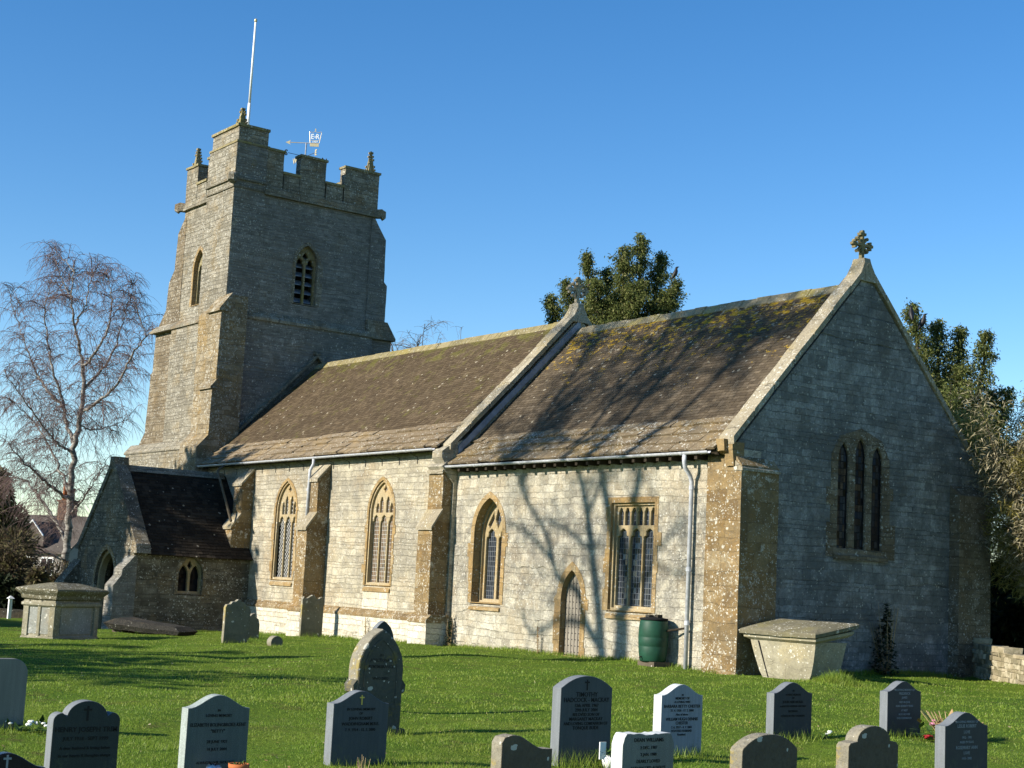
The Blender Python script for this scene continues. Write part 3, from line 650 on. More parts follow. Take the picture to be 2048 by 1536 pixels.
def cross_mesh(x, z, k):
    mb = MB(); y = YM; c = z+.5*k; t = .06*k
    mb.box(x-t, x+t, y-.055*k, y+.055*k, z-.06, c+.05*k); mb.box(x-.10*k, x+.10*k, y-.10*k, y+.10*k, z-.02, z+.05*k)
    mb.box(x-t*.9, x+t*.9, y-.085*k, y+.085*k, c-.085*k, c+.085*k)
    for a in range(3):
        A = a*pi/2; d = (cos(A), sin(A)); p = (-sin(A), cos(A))
        def P(l, w_): return (y+(d[0]*l+p[0]*w_)*k, c+(d[1]*l+p[1]*w_)*k)
        mb.prism([P(.05, -.04), P(.38, -.04), P(.38, .04), P(.05, .04)], 'x', x-t, x+t)
        for w_ in (-.085, .085): mb.prism([P(.28, w_-.035), P(.36, w_-.045), P(.36, w_+.045), P(.28, w_+.035)], 'x', x-t*1.15, x+t*1.15)
        mb.prism([P(.37, -.06), P(.44, -.035), P(.44, .035), P(.37, .06)], 'x', x-t*1.05, x+t*1.05)
    for a in range(4):
        A = pi/4+a*pi/2; d = (cos(A), sin(A)); p = (-sin(A), cos(A))
        def P(l, w_): return (y+(d[0]*l+p[0]*w_)*k, c+(d[1]*l+p[1]*w_)*k)
        mb.prism([P(.08, -.028), P(.27, -.028), P(.27, .028), P(.08, .028)], 'x', x-t*.8, x+t*.8)
        mb.prism([P(.25, -.045), P(.31, -.035), P(.31, .035), P(.25, .045)], 'x', x-t*1.1, x+t*1.1)
    return mb
cross_mesh(XE-.18, 9.60, .80).build('gable_cross', m_moss, church, rough=.003)
cross_mesh(XJ-.2, 9.84, .88).build('gable_cross', m_cope, church, rough=.003)

# --- gutters and downpipes -----------------------------------------------------------
def gutter(x0, x1, y, z, tilt=0):
    mb = MB(); n = 10; pts = []
    for i in range(n+1): a = pi+pi*i/n; pts.append((y+.062*cos(a), z+.062*sin(a)))
    for i in range(n, -1, -1): a = pi+pi*i/n; pts.append((y+.052*cos(a), z+.052*sin(a)))
    mb.prism(pts, 'x', x0, x1)
    g = mb.build('gutter', m_pvc, church)
    x = x0+.5
    b = MB().tube([(x, y-.064, z+.01), (x, y-.045, z-.046), (x, y, z-.066), (x, y+.05, z-.05), (x, y+.3, z-.02)], .011, 5).build('gutter_bracket', m_pvc, g)
    copies(b, [(.92*k, 0, 0) for k in range(1, int((x1-x-.05)/.92)+1)])
    x = x0+2
    b = MB().prism([(y+.070*cos(pi+pi*i/8), z+.070*sin(pi+pi*i/8)) for i in range(9)], 'x', x-.05, x+.05).build('gutter_joint', m_pvc, g)
    copies(b, [(2.*k, 0, 0) for k in range(1, int((x1-.5-x)/2)+1)])
    return g
gutter(XT-.35, XJ-.52, 22.83, 5.22); gutter(XJ-.62, XE-.5, 22.93, 4.72)
x = XJ+.5; b = MB().box(x, x+.09, 22.98, YC+.02, 4.56, 4.68).build('eaves_corbel', m_black, church)
copies(b, [(.42*k, 0, 0) for k in range(1, 23)])
MB().box(XJ+.1, XE-.4, 23.08, 23.12, 4.66, 4.74).build('eaves_board', m_black, church)
x = XT+.4; b = MB().tube([(x, YN-.015, 4.86), (x, YN-.015, 5.05), (x, 22.84, 5.16)], .011, 4).build('gutter_stay', m_iron, church)
copies(b, [(.95*k, 0, 0) for k in range(1, 15)])
m_drain = plain('brown_drainpipe', (.11, .09, .065), .8, .2, .3)
def downpipe(pts, r=.045, clips=(), mat=None):
    d = MB().tube(pts, r, 10).build('downpipe', mat or m_pvc, church, smooth=True)
    for z in clips:
        p = pts[-1]; MB().lathe([(r+.012, -.045), (r+.012, .045)], (p[0], p[1], z), 10).build('pipe_clip', m_pvc, d)
    return d
downpipe([(-24.97, 22.93, 4.66), (-24.97, 22.93, 4.5), (-24.98, 22.97, 4.38), (-25.0, 23.14, 4.22), (-25.0, 23.2, 4.08), (-25.0, 23.2, -.1)], .05, (3.95, 2.15, .98))
a, b = on_y(619.5, 952, 22.74), on_y(612.5, 1046, 22.74)
downpipe([(a[0]+.02, 22.83, 5.16), (a[0]+.02, 22.83, 5.0), (a[0], 22.74, 4.8), tuple(a), tuple(b)], .05, (4.2,))
a, b = on_y(436, 944, 22.60), on_y(462, 1042, 22.40)
downpipe([(a[0]-.02, 22.83, 5.16), (a[0], 22.62, 5.0), tuple(a), tuple(b)], .045, mat=m_drain)

# --- priest's door -----------------------------------------------------------
dw = MB().plate(irregular(DO, .17, 9, -.05), [DO], YC-.016, YC+.38, mSo).build('door_surround', m_ham, church)
door = MB(); x = -29.66
DI = grow(DO, .02)
door.plate(DI, [], YC+.15, YC+.20, mSo)
Md = Mat('weathered_oak', .85, .2); uvd = Md.uv()
_g = Md.noise(Md.n('VectorMath', {0: uvd, 1: (30., 1.6, 1.)}, operation='MULTIPLY').outputs[0], 2., 6, .7)
_pl = Md.n('TexBrick', {'Vector': uvd, 'Color1': (0, 0, 0, 1), 'Color2': (1, 1, 1, 1), 'Scale': 1., 'Mortar Size': .011, 'Brick Width': .13, 'Row Height': 9.}, offset=0.)
_c = Md.mix(Md.ramp(_g, [(.3, 0), (.7, 1)]), (.13, .115, .09), (.33, .30, .25)); _c = Md.mix(_pl.outputs['Fac'], _c, (.015, .012, .01))
_c = Md.mix(Md.math('MULTIPLY', _pl.outputs['Color'], .25), _c, (.16, .13, .1))
Md.col(_c); Md.nrm(Md.bump(Md.math('SUBTRACT', _g, Md.math('MULTIPLY', _pl.outputs['Fac'], 2.)), .012)); m_oak = Md.m
dl = door.build('priest_door', m_oak, church)
b = MB().box(-.01, .01, YC+.135, YC+.152, -.01, .01).build('door_stud', m_iron, dl); b.location = (-29.6, 0, .08)
copies(b, [(i*.13, 0, k*.15) for i in range(6) for k in range(13) if (i or k) and .08+k*.15 < 1.4+(.5-abs(-29.6+i*.13+29.25))*.9])
MB().tube([(-28.98, YC+.15, .95), (-28.98, YC+.115, .93), (-28.98, YC+.115, .85), (-28.98, YC+.15, .83)], .012, 6).build('door_handle', m_iron, dl)
MB().box(-29.7, -28.8, YC-.12, YC+.3, -.2, -.005).build('door_step', m_ham, church, rough=.006)

# --- TOWER -----------------------------------------------------------
TX0, TX1, TY0, TY1 = -55.4, -50.5, 23.92, 29.66
BE = arch(26.36, 27.28, 11.66, 13.22, 13.92); BS = arch(-54.15, -53.25, 11.6, 13.0, 13.75)
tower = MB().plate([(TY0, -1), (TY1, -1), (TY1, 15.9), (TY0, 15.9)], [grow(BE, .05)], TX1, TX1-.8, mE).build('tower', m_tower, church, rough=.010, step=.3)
MB().plate([(TX0, 8), (TX1-.01, 8), (TX1-.01, 15.9), (TX0, 15.9)], [grow(BS, .05)], TY0-.01, TY0+.8, mSo).build('tower_wall', m_towerS, tower, rough=.012, step=.3)
MB().box(TX0, TX0+.8, TY0+.8, TY1, -1, 15.9).box(TX0+.8, TX1-.8, TY1-.8, TY1, -1, 15.9).box(TX0+.4, TX1-.4, TY0+.4, TY1-.4, 14.6, 15.4).build('tower_wall', m_tower, tower)
# lower stage, thicker below the belfry string
mb = MB().box(TX0, TX1+.14, TY0-.2, TY1+.1, -1, 10.86)
mb.build('tower_wall', m_towerS, tower, rough=.014, step=.3, hstep=.6)
MB().box(TX1+.12, TX1+.16, TY0-.1, TY1+.1, -1, 10.87).build('tower_wall', m_tower, tower, rough=.0)
mb = MB().prism([(TY0-.27, 10.78), (TY0-.27, 10.88), (TY0+.02, 11.14), (TY0+.3, 11.14), (TY0+.3, 10.78)], 'x', TX0-.02, TX1-.1)
mb.prism([(TX1+.22, 10.78), (TX1+.22, 10.88), (TX1-.02, 11.14), (TX1-.3, 11.14), (TX1-.3, 10.78)], 'y', TY0-.26, TY1+.2)
mb.build('string_course', m_parapet, tower, rough=.012)
# stair turret at the south east corner
tur = MB().box(-52.78, TX1+.025, 23.60, 24.90, 10.8, 17.30).build('stair_turret', m_towerS, church, rough=.016, step=.3, hstep=.45)
MB().box(-52.68, TX1+.015, 23.64, 24.86, 17.25, 17.92).build('turret_top', m_towerS, tur, rough=.016, step=.3, hstep=.45)
MB().box(-52.80, TX1+.06, 23.57, 24.93, 17.28, 17.36).box(-52.74, TX1+.06, 23.58, 24.90, 17.90, 18.0).build('turret_string', m_moss, tur, rough=.012, hstep=.4)
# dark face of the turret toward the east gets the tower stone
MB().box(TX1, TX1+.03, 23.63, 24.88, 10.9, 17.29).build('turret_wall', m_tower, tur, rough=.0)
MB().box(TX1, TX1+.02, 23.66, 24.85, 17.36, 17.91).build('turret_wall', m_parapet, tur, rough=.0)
# lower turret and south east buttress
def tower_buttress(poly, ax, a, b, mat=m_towerS): return MB().prism(poly, ax, a, b).build('tower_buttress', mat, tower, rough=.018, step=.3, hstep=.45)
tower_buttress([(24.2, -1), (23.05, -1), (23.05, 6.1), (23.42, 6.55), (23.42, 10.95), (23.62, 11.15), (24.2, 11.15)], 'x', -52.25, -50.9, m_towerH)
tower_buttress([(24.3, -1), (22.72, -1), (22.72, 5.9), (23.12, 6.35), (23.14, 8.1), (23.26, 8.2), (23.28, 10.95), (23.60, 11.5), (24.3, 11.5)], 'x', -51.08, -50.06, m_towerH)
for y_, z_, d_ in ((23.10, 8.02, .2), (23.22, 10.86, .42)): MB().prism([(y_-.05, z_), (y_-.05, z_+.07), (y_+d_, z_+.07+d_*1.5), (y_+d_, z_)], 'x', -51.13, -50.01).build('weathering', m_towerH, tower, rough=.01)
# south west buttress runs west, its south face nearly flush
tower_buttress([(-55.2, -1), (-58.5, -1), (-58.5, 6.1), (-57.65, 6.9), (-57.5, 9.2), (-57.35, 9.3), (-57.3, 10.9), (-56.5, 11.7), (-56.42, 12.8), (-55.98, 13.25), (-55.9, 14.7), (-55.3, 15.3), (-55.2, 15.3)], 'y', 23.895, 24.9, m_towerW)
MB().prism([(23.46, 5.98), (23.46, 6.06), (23.74, 6.38), (24.2, 6.38), (24.2, 5.98)], 'x', -58.55, -52.2).build('string_course', m_towerS, tower, rough=.015, hstep=.5)
MB().box(-58.45, -52.2, 23.50, 24.4, -1, 6.0).build('tower_wall', m_towerS, tower, rough=.014, step=.3, hstep=.6)
MB().prism([(23.64, 10.79), (23.64, 10.87), (23.90, 11.1), (24.3, 11.1), (24.3, 10.79)], 'x', -57.36, -55.35).build('string_course', m_towerS, tower, rough=.012, hstep=.5)
# north east buttress runs north, its east face flush
tower_buttress([(29.5, -1), (30.8, -1), (30.68, 10.85), (30.36, 11.4), (30.36, 12.9), (30.22, 13.05), (30.18, 14.7), (29.66, 15.45), (29.5, 15.45)], 'x', -51.6, TX1+.045, m_tower)
MB().prism([(29.5, 10.75), (30.80, 10.75), (30.80, 10.85), (30.4, 11.45), (29.5, 11.45)], 'x', -51.7, TX1+.20).build('string_course', m_parapet, tower, rough=.012)
# parapet: string, wall and merlons
mb = MB().box(TX0-.1, -52.78, TY0-.13, TY0+.5, 15.52, 15.78).box(TX1-.5, TX1+.12, TY0+.9, TY1+.12, 15.52, 15.78).box(TX0-.1, TX1, TY1-.4, TY1+.12, 15.52, 15.78).box(TX0-.12, TX0+.5, TY0, TY1, 15.52, 15.78)
mb.box(-52.84, TX1+.1, 23.52, 24.9, 15.88, 15.96).box(-52.84, TX1+.07, 23.55, 24.9, 15.58, 15.66)
mb.build('string_course', m_parapet, tower, rough=.014, hstep=.5)
z0, z1, z2 = 15.78, 16.46, 17.24
def par(x0, x1, y0, y1, z):
    nm = 'merlon' if z > 16.8 else 'parapet_wall'
    MB().box(x0, x1, y0, y1, z0, z).build(nm, m_parapet, tower, rough=.02, step=.3, hstep=.45); MB().box(x0-.05, x1+.05, y0-.05, y1+.05, z+.001, z+.09).build(nm+'_coping', m_moss, tower, rough=.014, hstep=.45)
par(TX1-.36, TX1+.03, 24.87, 25.55, z2); par(TX1-.36, TX1+.03, 25.6, 26.25, z1-.02); par(TX1-.36, TX1+.03, 26.27, 27.36, z2+.02); par(TX1-.36, TX1+.03, 27.42, 28.14, z1-.03); par(TX1-.36, TX1+.03, 28.2, 29.72, z2-.02)
par(TX0-.03, -54.42, TY0-.04, TY0+.34, z2-.06); par(-54.38, -53.55, TY0-.04, TY0+.34, z1-.05); par(-53.5, -52.8, TY0-.04, TY0+.34, z2)
for a, b, h in ((24.3, 25.5, z2), (25.55, 26.3, z1), (26.35, 27.4, z2), (27.45, 28.2, z1), (28.25, 29.65, z2)): par(TX0-.03, TX0+.33, a, b, h)
for a, b, h in ((-55, -54.2, z2), (-54.15, -53.4, z1), (-53.35, -52.3, z2), (-52.25, -51.6, z1), (-51.55, -50.9, z2)): par(a, b, TY1-.3, TY1+.04, h)
def pinnacle(x, y, z, h, w):
    mb = MB(); r = random.Random(int(x*10)); n = 6
    mb.hexa([(x-w, y-w, z), (x+w, y-w, z), (x+w, y+w, z), (x-w, y+w, z)], [(x-w*.85, y-w*.85, z+.07), (x+w*.85, y-w*.85, z+.07), (x+w*.85, y+w*.85, z+.07), (x-w*.85, y+w*.85, z+.07)])
    for i in range(n):
        a, b = w*(.74-.62*i/n), w*(.78-.62*(i+1)/n); za, zb = z+.07+h*i/n, z+.07+h*(i+1)/n
        mb.hexa([(x-a, y-a, za), (x+a, y-a, za), (x+a, y+a, za), (x-a, y+a, za)], [(x-b, y-b, zb), (x+b, y-b, zb), (x+b, y+b, zb), (x-b, y+b, zb)])
        for sx, sy in ((1, 1), (-1, 1), (1, -1), (-1, -1)):   # little crockets up the edges
            if r.random() < .8: q = .035; cx, cy, cz = x+sx*a, y+sy*a, (za+zb)/2; mb.box(cx-q, cx+q, cy-q, cy+q, cz-q, cz+q)
    return mb.build('pinnacle', m_moss, tower, rough=.012)
pinnacle(-50.72, 23.84, 17.98, .62, .17); pinnacle(-54.98, 24.08, 17.26, .72, .16); pinnacle(-50.72, 29.42, 17.28, .82, .17); pinnacle(-55.1, 29.4, 17.28, .8, .17)
def gargoyle(p, d, l, name='gargoyle'):
    d = Vector(d).normalized(); s = d.cross(Vector((0, 0, 1))); p = Vector(p); mb = MB(); w = .14
    prof = [(-.2, -.12, .16), (.1, -.14, .18), (l*.6, -.12, .2), (l*.75, -.2, .16), (l, -.12, .12)]
    V = []; 
    for t, a, b in prof:
        for sx, zz in ((-1, a), (1, a), (1, b), (-1, b)): V.append(p+d*t+s*sx*w*(1 if t < l*.9 else .7)+Vector((0, 0, zz)))
    F = [(0, 3, 2, 1), (16, 17, 18, 19)]
    for i in range(4):
        for j in range(4): F.append((i*4+j, i*4+(j+1) % 4, i*4+4+(j+1) % 4, i*4+4+j))
    mb.add(V, F); return mb.build(name, m_parapet, tower, rough=.012)
gargoyle((-50.6, 23.62, 15.9), (.75, -.6, 0), .42); gargoyle((-55.4, 24.0, 15.66), (-.5, -.75, 0), .5); gargoyle((-50.6, 29.7, 15.68), (.35, .9, 0), .42)
# belfry windows
def louvres(m, s0, s1, z0, z1, face, sg, w, par_):
    mb = MB(); z = z0
    while z < z1:
        q = [m(s0, z, face+sg*.30), m(s1, z, face+sg*.30), m(s1, z+.20, face+sg*.62), m(s0, z+.20, face+sg*.62)]
        t = [m(s0, z+.03, face+sg*.30), m(s1, z+.03, face+sg*.30), m(s1, z+.23, face+sg*.62), m(s0, z+.23, face+sg*.62)]
        mb.hexa(q, t); z += .33
    mb.build('louvres', m_lead, par_)
def belfry(op, m, face, sg, seed):
    xs = [p[0] for p in op]; s0, s1 = min(xs), max(xs); mid = (s0+s1)/2; zb = min(p[1] for p in op); zs = max(p[1] for p in op if abs(p[0]-s0) < 1e-6); za = max(p[1] for p in op)
    w_ = MB().plate(irregular(op, .13, seed, zb-.02), [op], face-sg*.016, face+sg*.34, m).build('belfry_window', m_ham if sg > 0 else m_parapet, church)
    H = [arch(s0+.06, mid-.045, zb+.02, zs-.12, zs+.2, 8, .3), arch(mid+.045, s1-.06, zb+.02, zs-.12, zs+.2, 8, .3), [(mid-.13, zs+.28), (mid, zs+.16), (mid+.13, zs+.28), (mid, zs+.46)]]
    MB().plate(grow(op, .01), H, face+sg*.16, face+sg*.29, m, bevel=.015).build('tracery', m_moss, w_)
    louvres(m, s0, s1, zb+.1, za-.3, face, sg, 0, w_)
    MB().plate(grow(op, .01), [], face+sg*.68, face+sg*.7, m).build('dark_opening', m_dark, w_)
belfry(BE, mE, TX1, -1, 41); belfry(BS, mSo, TY0-.01, 1, 42)
# drip mould of the old roof line on the east face
mb = MB()
for s in (-1, 1):
    a, b = (YM+s*4.1, 5.45), (YM-.1*s, 9.78)
    mb.prism([(a[0], a[1]), (b[0], b[1]), (b[0], b[1]+.12), (a[0], a[1]+.12)], 'x', TX1+.1, TX1+.40)
mb.build('roof_drip_mould', m_parapet, tower, rough=.01)

# --- PORCH -----------------------------------------------------------
PX0, PX1, PY = -51.15, -46.25, 19.15; PM = -48.55
PA = arch(-49.42, -47.70, -.9, 1.05, 2.12)
PW = arch(20.70, 21.56, .80, 1.42, 1.98)
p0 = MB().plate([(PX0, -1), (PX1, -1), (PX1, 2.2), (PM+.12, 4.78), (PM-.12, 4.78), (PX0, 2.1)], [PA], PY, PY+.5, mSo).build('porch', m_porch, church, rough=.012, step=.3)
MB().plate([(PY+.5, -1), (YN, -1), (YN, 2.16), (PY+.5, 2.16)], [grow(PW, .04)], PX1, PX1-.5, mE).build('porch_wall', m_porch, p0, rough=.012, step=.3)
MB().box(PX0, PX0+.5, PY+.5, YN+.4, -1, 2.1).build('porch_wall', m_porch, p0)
MB().box(PX0+.5, PX1-.5, YN-.35, YN-.33, -1, 4).build('porch_dark_sheet', m_dark, p0)  # black sheet standing in for the darkness inside the porch
MB().plate(grow(PA, .16), [PA], PY-.015, PY+.3, mSo).build('porch_arch', m_butt, p0)
MB().plate(grow(PA, .01), [grow(PA, -.12)], PY+.1, PY+.3, mSo).build('porch_arch', m_trac, p0)
pw = MB().plate(irregular(PW, .11, 51, .78), [PW], PX1+.016, PX1-.3, mE).build('porch_window', m_towerW, church)
MB().plate(grow(PW, .01), [arch(20.76, 21.09, .88, 1.36, 1.72, 8, .0), arch(21.17, 21.50, .88, 1.36, 1.72, 8, .0), [(21.13, 1.58), (21.04, 1.70), (21.13, 1.88), (21.22, 1.70)]], PX1-.14, PX1-.26, mE).build('tracery', m_trac, pw)
MB().plate(grow(PW, .01), [], PX1-.3, PX1-.32, mE).build('leaded_glass', m_gl_dk, pw)
pr = MB().prism([(PX1+.18, 2.02), (PM, 4.82), (PX0-.2, 1.95), (PX0+.1, 1.85), (PM, 4.5), (PX1-.1, 1.95)], 'y', PY+.45, YN+.1).build('porch_roof', m_black, p0)
def tiles_x(name, mat, y0, y1, p0_, p1_, h, wd, th, seed, parent):
    o = tiles(name, mat, y0, y1, p0_, p1_, h, wd, th, seed, None)
    co = np.empty(len(o.data.vertices)*3, np.float32); o.data.vertices.foreach_get('co', co); co = co.reshape(-1, 3)[:, [1, 0, 2]]; o.data.vertices.foreach_set('co', co.ravel()); o.data.update(); o.parent = parent
tiles_x('porch_tiles', m_tile_porch, PY+.42, YN-.02, (PX1+.24, 2.0), (PM, 4.84), .13, .2, .02, 61, p0)
tiles_x('porch_tiles', m_tile_porch, PY+.42, YN-.02, (PX0-.24, 1.9), (PM, 4.84), .13, .2, .02, 62, p0)
MB().prism([(PM-.18, 4.72), (PM, 4.93), (PM+.18, 4.72)], 'y', PY+.4, YN-.1).build('ridge_tiles', m_parapet, p0, rough=.01)
mb = MB()
mb.hexa([(PX1+.32, PY-.06, 2.02), (PX1+.32, PY+.42, 2.02), (PX1-.15, PY+.42, 2.02), (PX1-.15, PY-.06, 2.02)], [(PX1+.22, PY-.06, 2.32), (PX1+.22, PY+.42, 2.32), (PX1-.1, PY+.42, 2.5), (PX1-.1, PY-.06, 2.5)])
mb.prism([(PX1+.20, 2.28), (PX1-.12, 2.28), (PM+.0, 4.86), (PM+.15, 4.98)], 'y', PY-.05, PY+.42)
mb.prism([(PX0-.20, 2.1), (PX0+.1, 2.1), (PM+.0, 4.86), (PM-.15, 4.98)], 'y', PY-.05, PY+.42)
mb.hexa([(PM-.26, PY-.06, 4.74), (PM+.26, PY-.06, 4.74), (PM+.26, PY+.43, 4.74), (PM-.26, PY+.43, 4.74)], [(PM-.2, PY-.06, 5.16), (PM+.16, PY-.06, 5.16), (PM+.16, PY+.43, 5.16), (PM-.2, PY+.43, 5.16)])
mb.build('porch_coping', m_porch, p0, rough=.014, step=.3)
# porch corner buttresses
MB().prism([(PY+.1, -1), (PY-.62, -1), (PY-.62, .98), (PY-.38, 1.3), (PY-.36, 1.5), (PY+.02, 1.95), (PY+.1, 1.95)], 'x', PX1-.66, PX1+.05).build('porch_buttress', m_tower, p0, rough=.018, step=.25, hstep=.3)
MB().prism([(PY+.1, -1), (PY-.9, -1), (PY-.9, .55), (PY+.02, 1.75), (PY+.1, 1.75)], 'x', PX0-.35, PX0+.35).build('porch_buttress', m_porch, p0, rough=.018, step=.25, hstep=.3)
MB().prism([(PX0+.1, -1), (PX0-.95, -1), (PX0-.95, .7), (PX0+.02, 1.9), (PX0+.1, 1.9)], 'y', PY+.02, PY+.6).build('porch_buttress', m_porch, p0, rough=.018, step=.25)

# ------------------------------------------------------------------ flagpole and weathervane
fp = tag(empty('flagpole', (-51.6, 24.5, 17.9)), 'tall white flagpole rising from the tower stair turret', 'flagpole')
MB().tube([(0, 0, 0), (0, 0, 1.3)], [.062, .06], 12).build('lower_pole', m_white, fp, smooth=True)
MB().tube([(0, 0, 1.3), (.01, 0, 4.5)], [.048, .04], 12).build('upper_pole', m_white, fp, smooth=True)
MB().lathe([(.004, 4.5), (.05, 4.52), (.062, 4.57), (.05, 4.62), (.004, 4.66)], (.01, 0, 0), 12).build('finial', m_gold, fp, smooth=True)
VX, VY = -53.0, 27.75
wv = tag(empty('weathervane', (VX, VY, 15.4)), 'wrought weathervane with arrow, crown and compass letters above the tower parapet', 'weathervane')
MB().tube([(0, 0, 0), (0, 0, 3.24)], .03, 8).build('mast', m_lead, wv)
zc = 2.68
mb = MB().tube([(0, -.78, zc), (0, .78, zc)], .012, 6); mb.tube([(-.78, 0, zc), (.78, 0, zc)], .012, 6); mb.build('compass_arms', m_iron, wv)
def letter(tx, m, h, parent, mat, name='letter'):
    return text_mesh([(tx, 0, -h/2, h, 9)], m, mat, parent, name, .012)
letter('S', lambda s, t, n: (n, -.86+s, zc+t), .23, wv, m_iron, 'compass_letter'); letter('N', lambda s, t, n: (n, .86+s, zc+t), .23, wv, m_iron, 'compass_letter')
letter('E', lambda s, t, n: (.86+s, -n, zc+t), .23, wv, m_gold, 'compass_letter'); letter('W', lambda s, t, n: (-.86+s, -n, zc+t), .23, wv, m_gold, 'compass_letter')
A = radians(52); ad = Vector((-cos(A), -sin(A), 0))         # arrow points south-west
zt = 3.24
def mv(s, t, n):
    s *= .68; t *= .68; p = -ad*s; q = Vector((-ad.y, ad.x, 0)); return (p.x+q.x*n, p.y+q.y*n, zt+t)
mb = MB().tube([mv(-.98, 0, 0), mv(.75, 0, 0)], .016, 6); mb.plate([(-1.22, 0), (-.92, .13), (-1.0, 0), (-.92, -.13)], [], -.012, .012, mv); mb.build('arrow', m_gold, wv)
mb = MB().plate([(.22, -.2), (.74, -.2), (.74, -.03), (.22, -.03)], [], -.01, .01, mv)
fr = [(.22, .0), (.16, .62), (.16, .70), (.36, .64), (.5, .72), (.64, .64), (.86, .70), (.86, .62), (.76, .0)]
mb.tube([mv(a, b, 0) for a, b in fr], .010, 5); mb.tube([mv(.21, .17, 0), mv(.78, .17, 0)], .010, 5)
mb.plate([(.46, .72), (.5, .69), (.54, .72), (.515, .8), (.55, .84), (.515, .86), (.5, .92), (.485, .86), (.45, .84), (.485, .8)], [], -.014, .014, mv); mb.build('crown', m_gold, wv)
text_mesh([('E R', .5, .26, .30, .50), ('II', .5, .32, .13, .2)], mv, m_white, wv, 'crown_letters', .012)
text_mesh([('1977', .5, .03, .12, .46)], mv, m_white, wv, 'crown_letters', .01)

# ------------------------------------------------------------------ headstones
def smooth_pts(f, n, a, b): return [(a+(b-a)*i/n, f(i/n)) for i in range(n+1)]
def outline(kind, w, h, r=None):
    a = w/2; top = []
    if kind == 'ogee':
        e = .085*w/.55*1.25; top = smooth_pts(lambda t: h-e*(1-(.5-.5*cos(2*pi*t))), 18, -a, a)
    elif kind == 'segment':
        top = smooth_pts(lambda t: h-.09*w*(2*t-1)**2*2-.0, 14, -a, a)
    elif kind == 'round':
        q = a*.42; top = [(-a+q-q*cos(x), h-q+q*sin(x)) for x in [pi/2*i/7 for i in range(8)]]; top += [(-p[0], p[1]) for p in top[::-1]]
    elif kind == 'baptist':
        q = .13*w; R_ = .30*w; c = h-R_*.78
        top = [(-a+q-q*cos(x), c-.02-q*.2+q*.9*sin(x)) for x in [pi/2*i/5 for i in range(6)]]
        L = [(-R_*cos(x)*1.02, c-.01+R_*.8*sin(x)) for x in [.1+(pi/2-.1)*i/8 for i in range(9)]]; top += L
        top += [(-p[0], p[1]) for p in top[::-1][1:]]
    elif kind == 'shoulder':
        top = [(-a, h-.26*w), (-a*.92, h-.22*w), (-a*.66, h-.20*w)]+[(-.33*w*cos(x), h-.2*w+.2*w*sin(x)) for x in [.15+(pi/2-.15)*i/7 for i in range(8)]]; top += [(-p[0], p[1]) for p in top[::-1][1:]]
    elif kind == 'dome':
        top = [(-a, h-.20*w)]+smooth_pts(lambda t: h-.17*w*abs(2*t-1)**2.2, 14, -a*.97, a*.97)+[(a, h-.20*w)]
    elif kind == 'wave':
        top = [(-a, h-.06), (-a*.88, h-.015)]+[(-a*.6+1.6*a*t, h-.11*w*2*(.5-.5*cos(pi*min(1, max(0, (t-.05)/.75))))) for t in [i/12 for i in range(13)]]
    elif kind == 'gothic':
        top = arch(-a, a, 0, h-.78*w, h, 10)[1:-1]
    elif kind == 'rough':
        rr = random.Random(4); top = [(-a, h-.10), (-a*.93, h-.035)]+[(-a*.85+1.7*a*i/14, h-rr.uniform(0, .018)) for i in range(15)]+[(a*.93, h-.04), (a, h-.09)]
    elif kind == 'circle':
        top = [(-a*cos(x), h-a+a*sin(x)) for x in [-.6+(pi+1.2)*i/20 for i in range(21)]]
        return top
    elif kind == 'scallop':
        top = [(-a, h-.2), (-a*.9, h-.13), (-a*.62, h-.12), (-a*.5, h-.06), (-a*.2, h-.05), (-.02, h), (.05, h-.01), (a*.2, h-.05), (a*.5, h-.07), (a*.62, h-.15), (a*.85, h-.17), (a*.95, h-.23), (a, h-.3)]
    elif kind == 'broken':
        top = [(-a, h-.12), (-a*.85, h-.05), (-a*.68, h-.13), (-a*.1, h), (a*.1, h-.02), (a*.5, h-.15), (a*.62, h-.07), (a*.82, h-.05), (a*.95, h-.12), (a, h-.2)]
    elif kind == 'stump':
        top = [(-a, h-.3), (-a*.7, h-.16), (-a*.2, h-.1), (a*.1, h-.02), (a*.4, h), (a*.55, h-.12), (a*.85, h-.16), (a, h-.3)]
    return [(-a, -.3)]+top+[(a, -.3)]
HS_GROUP = 'headstones in the churchyard'
STONES = {}
